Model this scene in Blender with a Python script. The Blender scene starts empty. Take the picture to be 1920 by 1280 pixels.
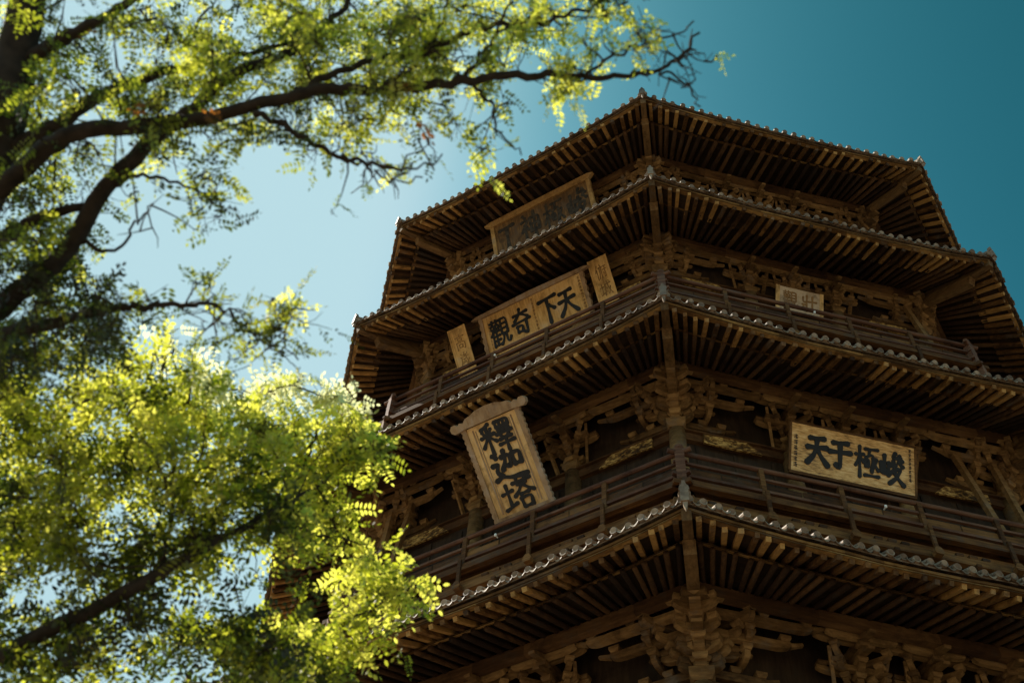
import bpy, math, random
import numpy as np
from mathutils import Vector, Matrix

random.seed(7)
rng = np.random.default_rng(11)
scene = bpy.context.scene
COL = scene.collection
R = math.radians

# ------------------------------------------------------------------ camera
CAM = Vector((0.0, -36.28006, 1.6))
AZ, PITCH, ROLL = -0.22694353704699263, 0.9316257197154948, 0.08140586424622301
FPX = 2126.875800705784                      # focal length in pixels of a 1920 wide frame
LENS = FPX / 1920 * 36
_f = Vector((math.sin(AZ) * math.cos(PITCH), math.cos(AZ) * math.cos(PITCH), math.sin(PITCH)))
_r0 = Vector((math.cos(AZ), -math.sin(AZ), 0))
_u0 = _r0.cross(_f)
_r = _r0 * math.cos(ROLL) + _u0 * math.sin(ROLL)
_u = -_r0 * math.sin(ROLL) + _u0 * math.cos(ROLL)
cam_data = bpy.data.cameras.new('camera')
cam = bpy.data.objects.new('camera', cam_data)
COL.objects.link(cam)
m = Matrix((_r, _u, -_f)).transposed().to_4x4()
m.translation = CAM
cam.matrix_world = m
cam_data.sensor_width = 36
cam_data.lens = LENS
cam_data.clip_start = 0.05
cam_data.clip_end = 3000
cam_data.dof.use_dof = True
cam_data.dof.focus_distance = 34.0
cam_data.dof.aperture_fstop = 2.8
cam_data.dof.aperture_blades = 7
scene.camera = cam

# ------------------------------------------------------------------ light
SUN_DIR = Vector((-0.64, 0.10, 0.76)).normalized()       # towards the sun
sun_el = math.asin(SUN_DIR.z)
sun_az = math.atan2(SUN_DIR.x, SUN_DIR.y)                # clockwise from +y
world = bpy.data.worlds.new('World')
scene.world = world
world.use_nodes = True
nt = world.node_tree
nt.nodes.clear()
wo = nt.nodes.new('ShaderNodeOutputWorld')
bg = nt.nodes.new('ShaderNodeBackground')
sky = nt.nodes.new('ShaderNodeTexSky')
sky.sky_type = 'NISHITA'
sky.sun_disc = False
sky.sun_elevation = sun_el
sky.sun_rotation = sun_az
sky.altitude = 900
sky.air_density = 1.0
sky.dust_density = 3.0
sky.ozone_density = 1.0
tint = nt.nodes.new('ShaderNodeMix')
tint.data_type = 'RGBA'
tint.blend_type = 'MULTIPLY'
tint.inputs[0].default_value = 1.0
tint.inputs[7].default_value = (0.62, 1.08, 0.95, 1)
sepc = nt.nodes.new('ShaderNodeSeparateColor')
comb = nt.nodes.new('ShaderNodeCombineColor')
nt.links.new(sky.outputs[0], tint.inputs[6])
nt.links.new(tint.outputs[2], sepc.inputs[0])
# deep polarised teal away from the sun, pale towards it: a contrast curve for each channel
for i, (gain, pw, top) in enumerate(((1.17, 3.9, 3.30), (0.336, 2.62, 4.85), (0.0902, 3.18, 5.3))):
    q1 = nt.nodes.new('ShaderNodeMath'); q1.operation = 'POWER'; q1.inputs[1].default_value = pw
    q2 = nt.nodes.new('ShaderNodeMath'); q2.operation = 'MULTIPLY'; q2.inputs[1].default_value = gain
    q3 = nt.nodes.new('ShaderNodeMath'); q3.operation = 'SMOOTH_MIN'; q3.inputs[1].default_value = top; q3.inputs[2].default_value = 2.0
    nt.links.new(sepc.outputs[i], q1.inputs[0]); nt.links.new(q1.outputs[0], q2.inputs[0])
    nt.links.new(q2.outputs[0], q3.inputs[0]); nt.links.new(q3.outputs[0], comb.inputs[i])
nt.links.new(comb.outputs[0], bg.inputs[0])
bg.inputs[1].default_value = 0.10
nt.links.new(bg.outputs[0], wo.inputs[0])

sd = bpy.data.lights.new('sun', 'SUN')
sd.energy = 5.0
sd.angle = R(0.5)
sd.color = (1.0, 0.93, 0.80)
sun = bpy.data.objects.new('sun', sd)
sun.rotation_euler = SUN_DIR.to_track_quat('Z', 'Y').to_euler()
sun.location = (-40, -30, 60)
COL.objects.link(sun)

scene.view_settings.view_transform = 'Standard'
scene.view_settings.look = 'None'
scene.view_settings.exposure = 0.58
scene.view_settings.gamma = 1.0
scene.cycles.max_bounces = 8
scene.cycles.transparent_max_bounces = 8
scene.cycles.use_denoising = True

# ------------------------------------------------------------------ object helpers
def link(o, parent=None):
    COL.objects.link(o)
    if parent is not None:
        o.parent = parent
    return o

def tag(o, label=None, cat=None, group=None, kind=None):
    if label: o['label'] = label
    if cat: o['category'] = cat
    if group: o['group'] = group
    if kind: o['kind'] = kind
    return o

def empty(name, loc=(0, 0, 0), rz=0.0):
    o = bpy.data.objects.new(name, None)
    o.location = loc
    o.rotation_euler = (0, 0, rz)
    o.empty_display_size = 0.5
    return link(o)

class MB:
    """collects boxes, bars, tubes and prisms; build() links them as one mesh object"""
    def __init__(self):
        self.v, self.f, self.mi = [], [], []
    def add(self, vs, fs, mi=0):
        n = len(self.v)
        self.v.extend([tuple(p) for p in vs])
        self.f.extend([tuple(i + n for i in f) for f in fs])
        self.mi.extend([mi] * len(fs))
    def hexa(self, p, mi=0):                 # p: 4 bottom, 4 top, same winding
        self.add(p, [(3, 2, 1, 0), (4, 5, 6, 7), (0, 1, 5, 4), (1, 2, 6, 5), (2, 3, 7, 6), (3, 0, 4, 7)], mi)
    def box(self, x0, x1, y0, y1, z0, z1, mi=0):
        self.hexa([(x0, y0, z0), (x1, y0, z0), (x1, y1, z0), (x0, y1, z0),
                   (x0, y0, z1), (x1, y0, z1), (x1, y1, z1), (x0, y1, z1)], mi)
    def bar(self, a, b, w, h, up=(0, 0, 1), mi=0, w2=None, h2=None):
        a, b = Vector(a), Vector(b)
        d = (b - a).normalized()
        s = d.cross(Vector(up)).normalized()
        t = s.cross(d).normalized()
        w2 = w if w2 is None else w2
        h2 = h if h2 is None else h2
        P = []
        for c, ww, hh in ((a, w, h), (b, w2, h2)):
            P.append([c - s * ww / 2 - t * hh / 2, c + s * ww / 2 - t * hh / 2,
                      c + s * ww / 2 + t * hh / 2, c - s * ww / 2 + t * hh / 2])
        self.hexa(P[0] + P[1], mi)
    def tube(self, pts, rad, n=8, mi=0, cap=True):
        pts = [Vector(p) for p in pts]
        rr = rad if isinstance(rad, (list, tuple)) else [rad] * len(pts)
        base = len(self.v)
        d0 = (pts[1] - pts[0]).normalized()
        s = d0.cross(Vector((0, 0, 1)))
        if s.length < 1e-3: s = d0.cross(Vector((1, 0, 0)))
        s.normalize()
        for i, p in enumerate(pts):
            d = (pts[min(i + 1, len(pts) - 1)] - pts[max(i - 1, 0)]).normalized()
            s = (s - d * s.dot(d)).normalized()
            t = d.cross(s)
            for k in range(n):
                a = 2 * math.pi * k / n
                self.v.append(tuple(p + (s * math.cos(a) + t * math.sin(a)) * rr[i]))
        for i in range(len(pts) - 1):
            for k in range(n):
                k2 = (k + 1) % n
                self.f.append((base + i * n + k, base + i * n + k2, base + (i + 1) * n + k2, base + (i + 1) * n + k))
                self.mi.append(mi)
        if cap:
            self.f.append(tuple(base + k for k in range(n))[::-1]); self.mi.append(mi)
            e = base + (len(pts) - 1) * n
            self.f.append(tuple(e + k for k in range(n))); self.mi.append(mi)
    def prism(self, poly, o, ux, uy, uz, t0, t1, mi=0):   # polygon in (ux,uy), extruded t0..t1 along uz
        o, ux, uy, uz = Vector(o), Vector(ux), Vector(uy), Vector(uz)
        n = len(poly)
        vs = [o + ux * p[0] + uy * p[1] + uz * t0 for p in poly] + [o + ux * p[0] + uy * p[1] + uz * t1 for p in poly]
        fs = [tuple(range(n))[::-1], tuple(range(n, 2 * n))]
        for i in range(n):
            j = (i + 1) % n
            fs.append((i, j, n + j, n + i))
        self.add(vs, fs, mi)
    def mesh(self, name, mats, smooth=False):
        me = bpy.data.meshes.new(name)
        me.from_pydata(self.v, [], self.f)
        for mm in (mats if isinstance(mats, (list, tuple)) else [mats]):
            me.materials.append(mm)
        me.polygons.foreach_set('material_index', self.mi)
        if smooth:
            me.polygons.foreach_set('use_smooth', [True] * len(self.f))
        me.update()
        return me
    def build(self, name, mats, parent=None, smooth=False):
        return link(bpy.data.objects.new(name, self.mesh(name, mats, smooth)), parent)

# ------------------------------------------------------------------ materials
def nodes(name):
    mt = bpy.data.materials.new(name)
    mt.use_nodes = True
    t = mt.node_tree
    return mt, t, t.nodes['Principled BSDF']

def ramp(t, cols):
    r = t.nodes.new('ShaderNodeValToRGB')
    e = r.color_ramp.elements
    while len(e) < len(cols): e.new(0.5)
    for el, (p, c) in zip(e, cols):
        el.position = p
        el.color = (*c, 1)
    return r

def wood(name, dark, mid, light, stretch=(1, 1, 1), scale=2.0, rough=0.8, bump=0.35, spec=0.25, piece=0.22, weather=0.55, stain=0.9):
    mt, t, b = nodes(name)
    tc = t.nodes.new('ShaderNodeTexCoord')
    oi = t.nodes.new('ShaderNodeObjectInfo')
    mp = t.nodes.new('ShaderNodeMapping')
    mp.inputs['Scale'].default_value = stretch
    ad = t.nodes.new('ShaderNodeVectorMath'); ad.operation = 'ADD'
    sc = t.nodes.new('ShaderNodeVectorMath'); sc.operation = 'SCALE'
    sc.inputs[0].default_value = (37, 53, 71)
    t.links.new(oi.outputs['Random'], sc.inputs[3])
    t.links.new(tc.outputs['Object'], mp.inputs[0])
    t.links.new(mp.outputs[0], ad.inputs[0])
    t.links.new(sc.outputs[0], ad.inputs[1])
    n1 = t.nodes.new('ShaderNodeTexNoise'); n1.inputs['Scale'].default_value = scale; n1.inputs['Detail'].default_value = 8; n1.inputs['Roughness'].default_value = 0.65
    t.links.new(ad.outputs[0], n1.inputs['Vector'])
    n2 = t.nodes.new('ShaderNodeTexNoise'); n2.inputs['Scale'].default_value = 0.45; n2.inputs['Detail'].default_value = 5
    ad2 = t.nodes.new('ShaderNodeVectorMath'); ad2.operation = 'ADD'
    t.links.new(tc.outputs['Object'], ad2.inputs[0]); t.links.new(sc.outputs[0], ad2.inputs[1])
    t.links.new(ad2.outputs[0], n2.inputs['Vector'])
    mx = t.nodes.new('ShaderNodeMath'); mx.operation = 'MULTIPLY_ADD'
    mx.inputs[1].default_value = 0.55
    t.links.new(n1.outputs[0], mx.inputs[0])
    m2 = t.nodes.new('ShaderNodeMath'); m2.operation = 'MULTIPLY'; m2.inputs[1].default_value = 0.45
    t.links.new(n2.outputs[0], m2.inputs[0]); t.links.new(m2.outputs[0], mx.inputs[2])
    geo = t.nodes.new('ShaderNodeNewGeometry')
    isl = t.nodes.new('ShaderNodeMath'); isl.operation = 'MULTIPLY_ADD'; isl.inputs[1].default_value = piece; isl.inputs[2].default_value = -piece / 2
    t.links.new(geo.outputs['Random Per Island'], isl.inputs[0])
    sm = t.nodes.new('ShaderNodeMath'); sm.operation = 'ADD'
    t.links.new(mx.outputs[0], sm.inputs[0]); t.links.new(isl.outputs[0], sm.inputs[1])
    rp = ramp(t, [(0.30, dark), (0.5, mid), (0.70, light)])
    t.links.new(sm.outputs[0], rp.inputs[0])
    # dusty grey weathering and dark water stains in patches of their own
    n3 = t.nodes.new('ShaderNodeTexNoise'); n3.inputs['Scale'].default_value = 1.3; n3.inputs['Detail'].default_value = 9; n3.inputs['Roughness'].default_value = 0.7
    t.links.new(ad2.outputs[0], n3.inputs['Vector'])
    g_ = sum(mid) / 3
    wr = ramp(t, [(0.0, (0, 0, 0)), (0.54, (0, 0, 0)), (0.68, (1, 1, 1))])
    t.links.new(n3.outputs[0], wr.inputs[0])
    wf = t.nodes.new('ShaderNodeMath'); wf.operation = 'MULTIPLY'; wf.inputs[1].default_value = weather
    t.links.new(wr.outputs[0], wf.inputs[0])
    wm_ = t.nodes.new('ShaderNodeMix'); wm_.data_type = 'RGBA'
    wm_.inputs[7].default_value = (g_ * 1.5, g_ * 1.35, g_ * 1.15, 1)
    t.links.new(wf.outputs[0], wm_.inputs[0]); t.links.new(rp.outputs[0], wm_.inputs[6])
    dr = ramp(t, [(0.0, (.35, .33, .32)), (0.36, (.5, .48, .46)), (0.47, (1, 1, 1))])
    t.links.new(n3.outputs[0], dr.inputs[0])
    dm_ = t.nodes.new('ShaderNodeMix'); dm_.data_type = 'RGBA'; dm_.blend_type = 'MULTIPLY'; dm_.inputs[0].default_value = stain
    t.links.new(wm_.outputs[2], dm_.inputs[6]); t.links.new(dr.outputs[0], dm_.inputs[7])
    t.links.new(dm_.outputs[2], b.inputs['Base Color'])
    b.inputs['Roughness'].default_value = rough
    b.inputs['Specular IOR Level'].default_value = spec
    bp = t.nodes.new('ShaderNodeBump'); bp.inputs['Strength'].default_value = bump; bp.inputs['Distance'].default_value = 0.03
    t.links.new(n1.outputs[0], bp.inputs['Height']); t.links.new(bp.outputs[0], b.inputs['Normal'])
    return mt

M = {}
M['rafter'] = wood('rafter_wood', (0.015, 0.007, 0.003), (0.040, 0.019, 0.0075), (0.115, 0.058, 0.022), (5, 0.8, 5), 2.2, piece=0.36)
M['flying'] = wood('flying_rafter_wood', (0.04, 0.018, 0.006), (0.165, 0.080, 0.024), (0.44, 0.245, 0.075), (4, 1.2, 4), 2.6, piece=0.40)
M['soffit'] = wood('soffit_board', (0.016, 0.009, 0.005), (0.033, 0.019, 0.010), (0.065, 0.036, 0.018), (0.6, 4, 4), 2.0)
M['beam'] = wood('beam_wood', (0.024, 0.011, 0.004), (0.078, 0.036, 0.013), (0.18, 0.095, 0.036), (0.7, 4, 4), 2.2)
M['bracket'] = wood('bracket_wood', (0.045, 0.023, 0.008), (0.175, 0.098, 0.036), (0.37, 0.225, 0.088), (1, 2, 4), 2.6)
M['eave'] = wood('eave_board', (0.05, 0.022, 0.007), (0.17, 0.088, 0.026), (0.42, 0.25, 0.085), (1.2, 5, 5), 2.0)
M['corner'] = wood('corner_beam_wood', (0.030, 0.016, 0.007), (0.105, 0.058, 0.022), (0.24, 0.14, 0.055), (4, 0.8, 4), 2.2)
M['rail'] = wood('rail_wood', (0.030, 0.012, 0.008), (0.110, 0.049, 0.028), (0.25, 0.13, 0.075), (0.5, 6, 6), 2.0)
M['board'] = wood('balcony_board', (0.018, 0.007, 0.002), (0.090, 0.037, 0.010), (0.26, 0.125, 0.038), (0.4, 6, 6), 2.4)
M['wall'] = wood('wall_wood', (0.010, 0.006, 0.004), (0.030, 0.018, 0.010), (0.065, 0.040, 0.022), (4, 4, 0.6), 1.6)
M['plaque'] = wood('plaque_wood', (0.22, 0.10, 0.026), (0.64, 0.385, 0.13), (0.84, 0.58, 0.25), (5, 0.7, 5), 2.6, rough=0.62, bump=0.25, piece=0.05, weather=0.35)
M['plaque_pale'] = wood('pale_plaque_wood', (0.28, 0.15, 0.05), (0.66, 0.43, 0.18), (0.84, 0.61, 0.31), (4, 0.8, 4), 2.4, rough=0.65, bump=0.25, piece=0.05, weather=0.35)
M['plaque_aged'] = wood('aged_plaque_wood', (0.04, 0.020, 0.007), (0.12, 0.062, 0.022), (0.34, 0.18, 0.055), (5, 0.7, 5), 2.2, rough=0.7, piece=0.05, weather=0.35)
M['plaque_edge'] = wood('aged_gilt_edge', (0.10, 0.05, 0.016), (0.30, 0.165, 0.055), (0.46, 0.28, 0.10), (3, 2, 3), 3.0)
M['plaque_white'] = wood('whitewashed_plaque', (0.30, 0.20, 0.12), (0.50, 0.39, 0.27), (0.64, 0.53, 0.40), (2, 2, 2), 2.5, rough=0.7, piece=0.05, weather=0.35)
M['frame_grey'] = wood('weathered_frame', (0.16, 0.085, 0.04), (0.36, 0.235, 0.13), (0.46, 0.38, 0.32), (3, 1, 3), 2.0, piece=0.05, weather=0.35)
M['brown_ink'] = wood('brown_lettering', (0.17, 0.09, 0.032), (0.26, 0.145, 0.054), (0.34, 0.20, 0.076), (2, 2, 2), 3)

def flaked(name, dark, mid, light, stretch, lo, hi, scale=1.0, rough=0.5):
    mt, t, b = nodes(name)
    tc = t.nodes.new('ShaderNodeTexCoord')
    mp = t.nodes.new('ShaderNodeMapping'); mp.inputs['Scale'].default_value = stretch
    t.links.new(tc.outputs['Object'], mp.inputs[0])
    n1 = t.nodes.new('ShaderNodeTexNoise'); n1.inputs['Scale'].default_value = scale; n1.inputs['Detail'].default_value = 6; n1.inputs['Roughness'].default_value = 0.7
    n2 = t.nodes.new('ShaderNodeTexNoise'); n2.inputs['Scale'].default_value = 1.1; n2.inputs['Detail'].default_value = 4
    t.links.new(mp.outputs[0], n1.inputs['Vector']); t.links.new(tc.outputs['Object'], n2.inputs['Vector'])
    ad = t.nodes.new('ShaderNodeMath'); ad.operation = 'MULTIPLY_ADD'; ad.inputs[1].default_value = 0.5; ad.inputs[2].default_value = -0.25
    t.links.new(n2.outputs[0], ad.inputs[0])
    sm = t.nodes.new('ShaderNodeMath'); sm.operation = 'ADD'
    t.links.new(n1.outputs[0], sm.inputs[0]); t.links.new(ad.outputs[0], sm.inputs[1])
    rp = ramp(t, [(lo, dark), ((lo + hi) / 2, mid), (hi, light)])
    t.links.new(sm.outputs[0], rp.inputs[0]); t.links.new(rp.outputs[0], b.inputs['Base Color'])
    b.inputs['Roughness'].default_value = rough
    bp = t.nodes.new('ShaderNodeBump'); bp.inputs['Strength'].default_value = 0.6; bp.inputs['Distance'].default_value = 0.02
    t.links.new(n1.outputs[0], bp.inputs['Height']); t.links.new(bp.outputs[0], b.inputs['Normal'])
    return mt
M['gold'] = flaked('sunlit_carving', (0.030, 0.014, 0.004), (0.22, 0.115, 0.026), (0.62, 0.42, 0.14), (7, 9, 15), .40, .62)  # gold colour paints in the sunlight falling on the carved boards
M['plaque_flaked'] = flaked('flaked_gold_plaque', (0.08, 0.033, 0.008), (0.66, 0.385, 0.125), (0.92, 0.66, 0.31), (3.5, 17, 10), .30, .66)

def plain(name, col, rough=0.7, var=0.3, scale=6.0, spec=0.3):
    mt, t, b = nodes(name)
    tc = t.nodes.new('ShaderNodeTexCoord')
    n = t.nodes.new('ShaderNodeTexNoise'); n.inputs['Scale'].default_value = scale; n.inputs['Detail'].default_value = 6
    t.links.new(tc.outputs['Object'], n.inputs['Vector'])
    rp = ramp(t, [(0.3, tuple(c * (1 - var) for c in col)), (0.7, tuple(min(1, c * (1 + var)) for c in col))])
    t.links.new(n.outputs[0], rp.inputs[0]); t.links.new(rp.outputs[0], b.inputs['Base Color'])
    b.inputs['Roughness'].default_value = rough
    b.inputs['Specular IOR Level'].default_value = spec
    bp = t.nodes.new('ShaderNodeBump'); bp.inputs['Strength'].default_value = 0.2; bp.inputs['Distance'].default_value = 0.01
    t.links.new(n.outputs[0], bp.inputs['Height']); t.links.new(bp.outputs[0], b.inputs['Normal'])
    return mt
M['faded_ink'] = plain('faded_lettering', (0.036, 0.027, 0.018), 0.8, 0.8, 4)
M['ink'] = plain('black_lettering', (0.012, 0.013, 0.016), 0.5, 0.3)
M['tile'] = wood('clay_tile', (0.075, 0.045, 0.026), (0.21, 0.14, 0.088), (0.40, 0.30, 0.205), (1, 1, 1), 5.0, rough=0.6, bump=0.3, spec=0.4)
M['white'] = plain('white_enamel', (0.85, 0.85, 0.82), 0.3, 0.03)
M['bark'] = plain('bark', (0.026, 0.020, 0.015), 0.9, 0.5, 18)
M['twig'] = plain('twig_bark', (0.034, 0.024, 0.016), 0.9, 0.4, 20)
M['stone'] = plain('podium_stone', (0.21, 0.19, 0.16), 0.85, 0.25, 1.5)

def ground_mat():
    mt, t, b = nodes('paving_brick')
    tc = t.nodes.new('ShaderNodeTexCoord')
    br = t.nodes.new('ShaderNodeTexBrick')
    br.inputs['Scale'].default_value = 1.6
    br.inputs['Color1'].default_value = (0.26, 0.185, 0.115, 1)
    br.inputs['Color2'].default_value = (0.21, 0.15, 0.093, 1)
    br.inputs['Mortar'].default_value = (0.16, 0.15, 0.13, 1)
    br.inputs['Mortar Size'].default_value = 0.012
    n = t.nodes.new('ShaderNodeTexNoise'); n.inputs['Scale'].default_value = 0.3; n.inputs['Detail'].default_value = 8
    t.links.new(tc.outputs['Object'], br.inputs[0]); t.links.new(tc.outputs['Object'], n.inputs['Vector'])
    mx = t.nodes.new('ShaderNodeMix'); mx.data_type = 'RGBA'; mx.blend_type = 'MULTIPLY'; mx.inputs[0].default_value = 0.35
    t.links.new(br.outputs[0], mx.inputs[6]); t.links.new(n.outputs[1], mx.inputs[7])
    t.links.new(mx.outputs[2], b.inputs['Base Color'])
    b.inputs['Roughness'].default_value = 0.85
    return mt
M['ground'] = ground_mat()

def leaf_mat(name, cols, trans_gain=1.0):
    mt = bpy.data.materials.new(name)
    mt.use_nodes = True
    t = mt.node_tree
    t.nodes.clear()
    out = t.nodes.new('ShaderNodeOutputMaterial')
    at = t.nodes.new('ShaderNodeAttribute'); at.attribute_name = 'tone'
    rp = ramp(t, cols)
    t.links.new(at.outputs['Fac'], rp.inputs[0])
    df = t.nodes.new('ShaderNodeBsdfDiffuse')
    tr = t.nodes.new('ShaderNodeBsdfTranslucent')
    gl = t.nodes.new('ShaderNodeBsdfGlossy'); gl.inputs['Roughness'].default_value = 0.5; gl.inputs[0].default_value = (0.9, 0.9, 0.9, 1)
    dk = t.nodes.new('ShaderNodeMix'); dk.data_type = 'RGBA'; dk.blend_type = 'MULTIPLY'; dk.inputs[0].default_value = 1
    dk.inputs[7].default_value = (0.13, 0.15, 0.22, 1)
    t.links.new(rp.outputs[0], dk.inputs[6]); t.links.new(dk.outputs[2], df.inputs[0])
    t.links.new(rp.outputs[0], tr.inputs[0])
    mx = t.nodes.new('ShaderNodeMixShader'); mx.inputs[0].default_value = 0.72
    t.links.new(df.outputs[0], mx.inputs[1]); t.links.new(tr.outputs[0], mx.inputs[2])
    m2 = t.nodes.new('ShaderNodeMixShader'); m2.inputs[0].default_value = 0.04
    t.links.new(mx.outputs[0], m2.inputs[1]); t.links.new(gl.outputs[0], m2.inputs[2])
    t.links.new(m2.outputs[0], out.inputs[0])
    return mt
M['leaf'] = leaf_mat('locust_leaf', [(0.0, (0.016, 0.030, 0.004)), (0.28, (0.085, 0.125, 0.008)), (0.56, (0.56, 0.60, 0.028)), (0.80, (0.98, 0.94, 0.13)), (0.86, (1.0, 0.99, 0.50)), (0.93, (1.0, 0.99, 0.55)), (0.965, (0.40, 0.13, 0.02)), (1.0, (0.42, 0.15, 0.02))])  # palest stops paint blown-out highlights; low stops also deepen the crown's shade

# ------------------------------------------------------------------ setting
g = MB(); g.add([(-1500, -1500, 0), (1500, -1500, 0), (1500, 1500, 0), (-1500, 1500, 0)], [(0, 1, 2, 3)])
tag(g.build('ground', M['ground']), 'pale brick paving of the temple courtyard', 'ground', kind='structure')

# ------------------------------------------------------------------ the pagoda
PHI = 0.0026448705604313716
T8 = math.tan(math.pi / 8)
C8 = math.cos(math.pi / 8)
def face_rz(k):                                   # face k lies between corners k and k+1; local x along it, local -y outward
    return PHI + math.pi / 4 * (k + .5)
def corner_rz(k):
    return PHI + math.pi / 4 * k
UP, PW = 0.42, 2.5
# eave circumradius, corner height, rise and inset of the purlin, wall apothem, height of the brackets, tile spacing, rail apothem, rail top
ST = [dict(R=20.2, Z=10.7, rise=0.8, wall=14.5, hb=1.9, sp=0.31, rail=None),
      dict(R=18.749, Z=19.444, rise=0.70, wall=13.45, hb=2.0, sp=0.318, rail=(14.9, 14.9)),
      dict(R=17.8387, Z=28.591, rise=1.2, wall=12.75, hb=2.1, sp=0.335, rail=(13.97, 24.87)),
      dict(R=16.9235, Z=37.516, rise=1.35, wall=12.3, hb=2.0, sp=0.355, rail=(13.6, 34.28)),
      dict(R=16.197, Z=45.8425, rise=0.65, wall=11.3, hb=1.9, sp=0.41, rail=(12.3, 42.2))]
INS = 2.75
for s in ST:
    s['ap'] = s['R'] * C8
    s['zm'] = s['Z'] - UP
    s['h'] = s['ap'] * T8
    s['zp'] = s['zm'] + s['rise']
    s['zb'] = s['zp'] - s['hb']
for i, s in enumerate(ST):
    s['floor'] = s['rail'][1] - 1.12 if s['rail'] else 1.2
    s['roof_in'] = (ST[i + 1]['wall'] + .35) if i < 4 else 1.2

pagoda = tag(empty('wooden_pagoda'), 'tall dark octagonal timber pagoda with tiered eaves and bracketed balconies behind the trees', 'pagoda')

VIS = (-2, -1, 0, 1)
def zt(s, x):
    u = x / s['h']
    ph = s['ap'] * 7.3
    sag = (.020 * math.sin(5.1 * u + ph) + .014 * math.sin(11.7 * u + 2 * ph) + .008 * math.sin(23 * u + ph)) * max(0, 1 - u * u)
    return s['zm'] + UP * min(1.15, abs(u)) ** PW + sag

def rafter_line(s, x):
    """returns function w -> (x, n, z) along the rafter that ends at x on the eave"""
    h, ap = s['h'], s['ap']
    h2 = (ap - INS) * T8
    s0 = .5 * h
    ax = abs(x)
    xin = x if ax <= s0 else math.copysign(s0 + (ax - s0) * (h2 - .12 - s0) / (h - s0), x)
    z0 = zt(s, x) - .55
    z1 = s['zp'] - .10 + .3 * UP * (ax / h) ** PW
    return lambda w: (x + (xin - x) * w, ap - INS * w, z0 + (z1 - z0) * w)

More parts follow.
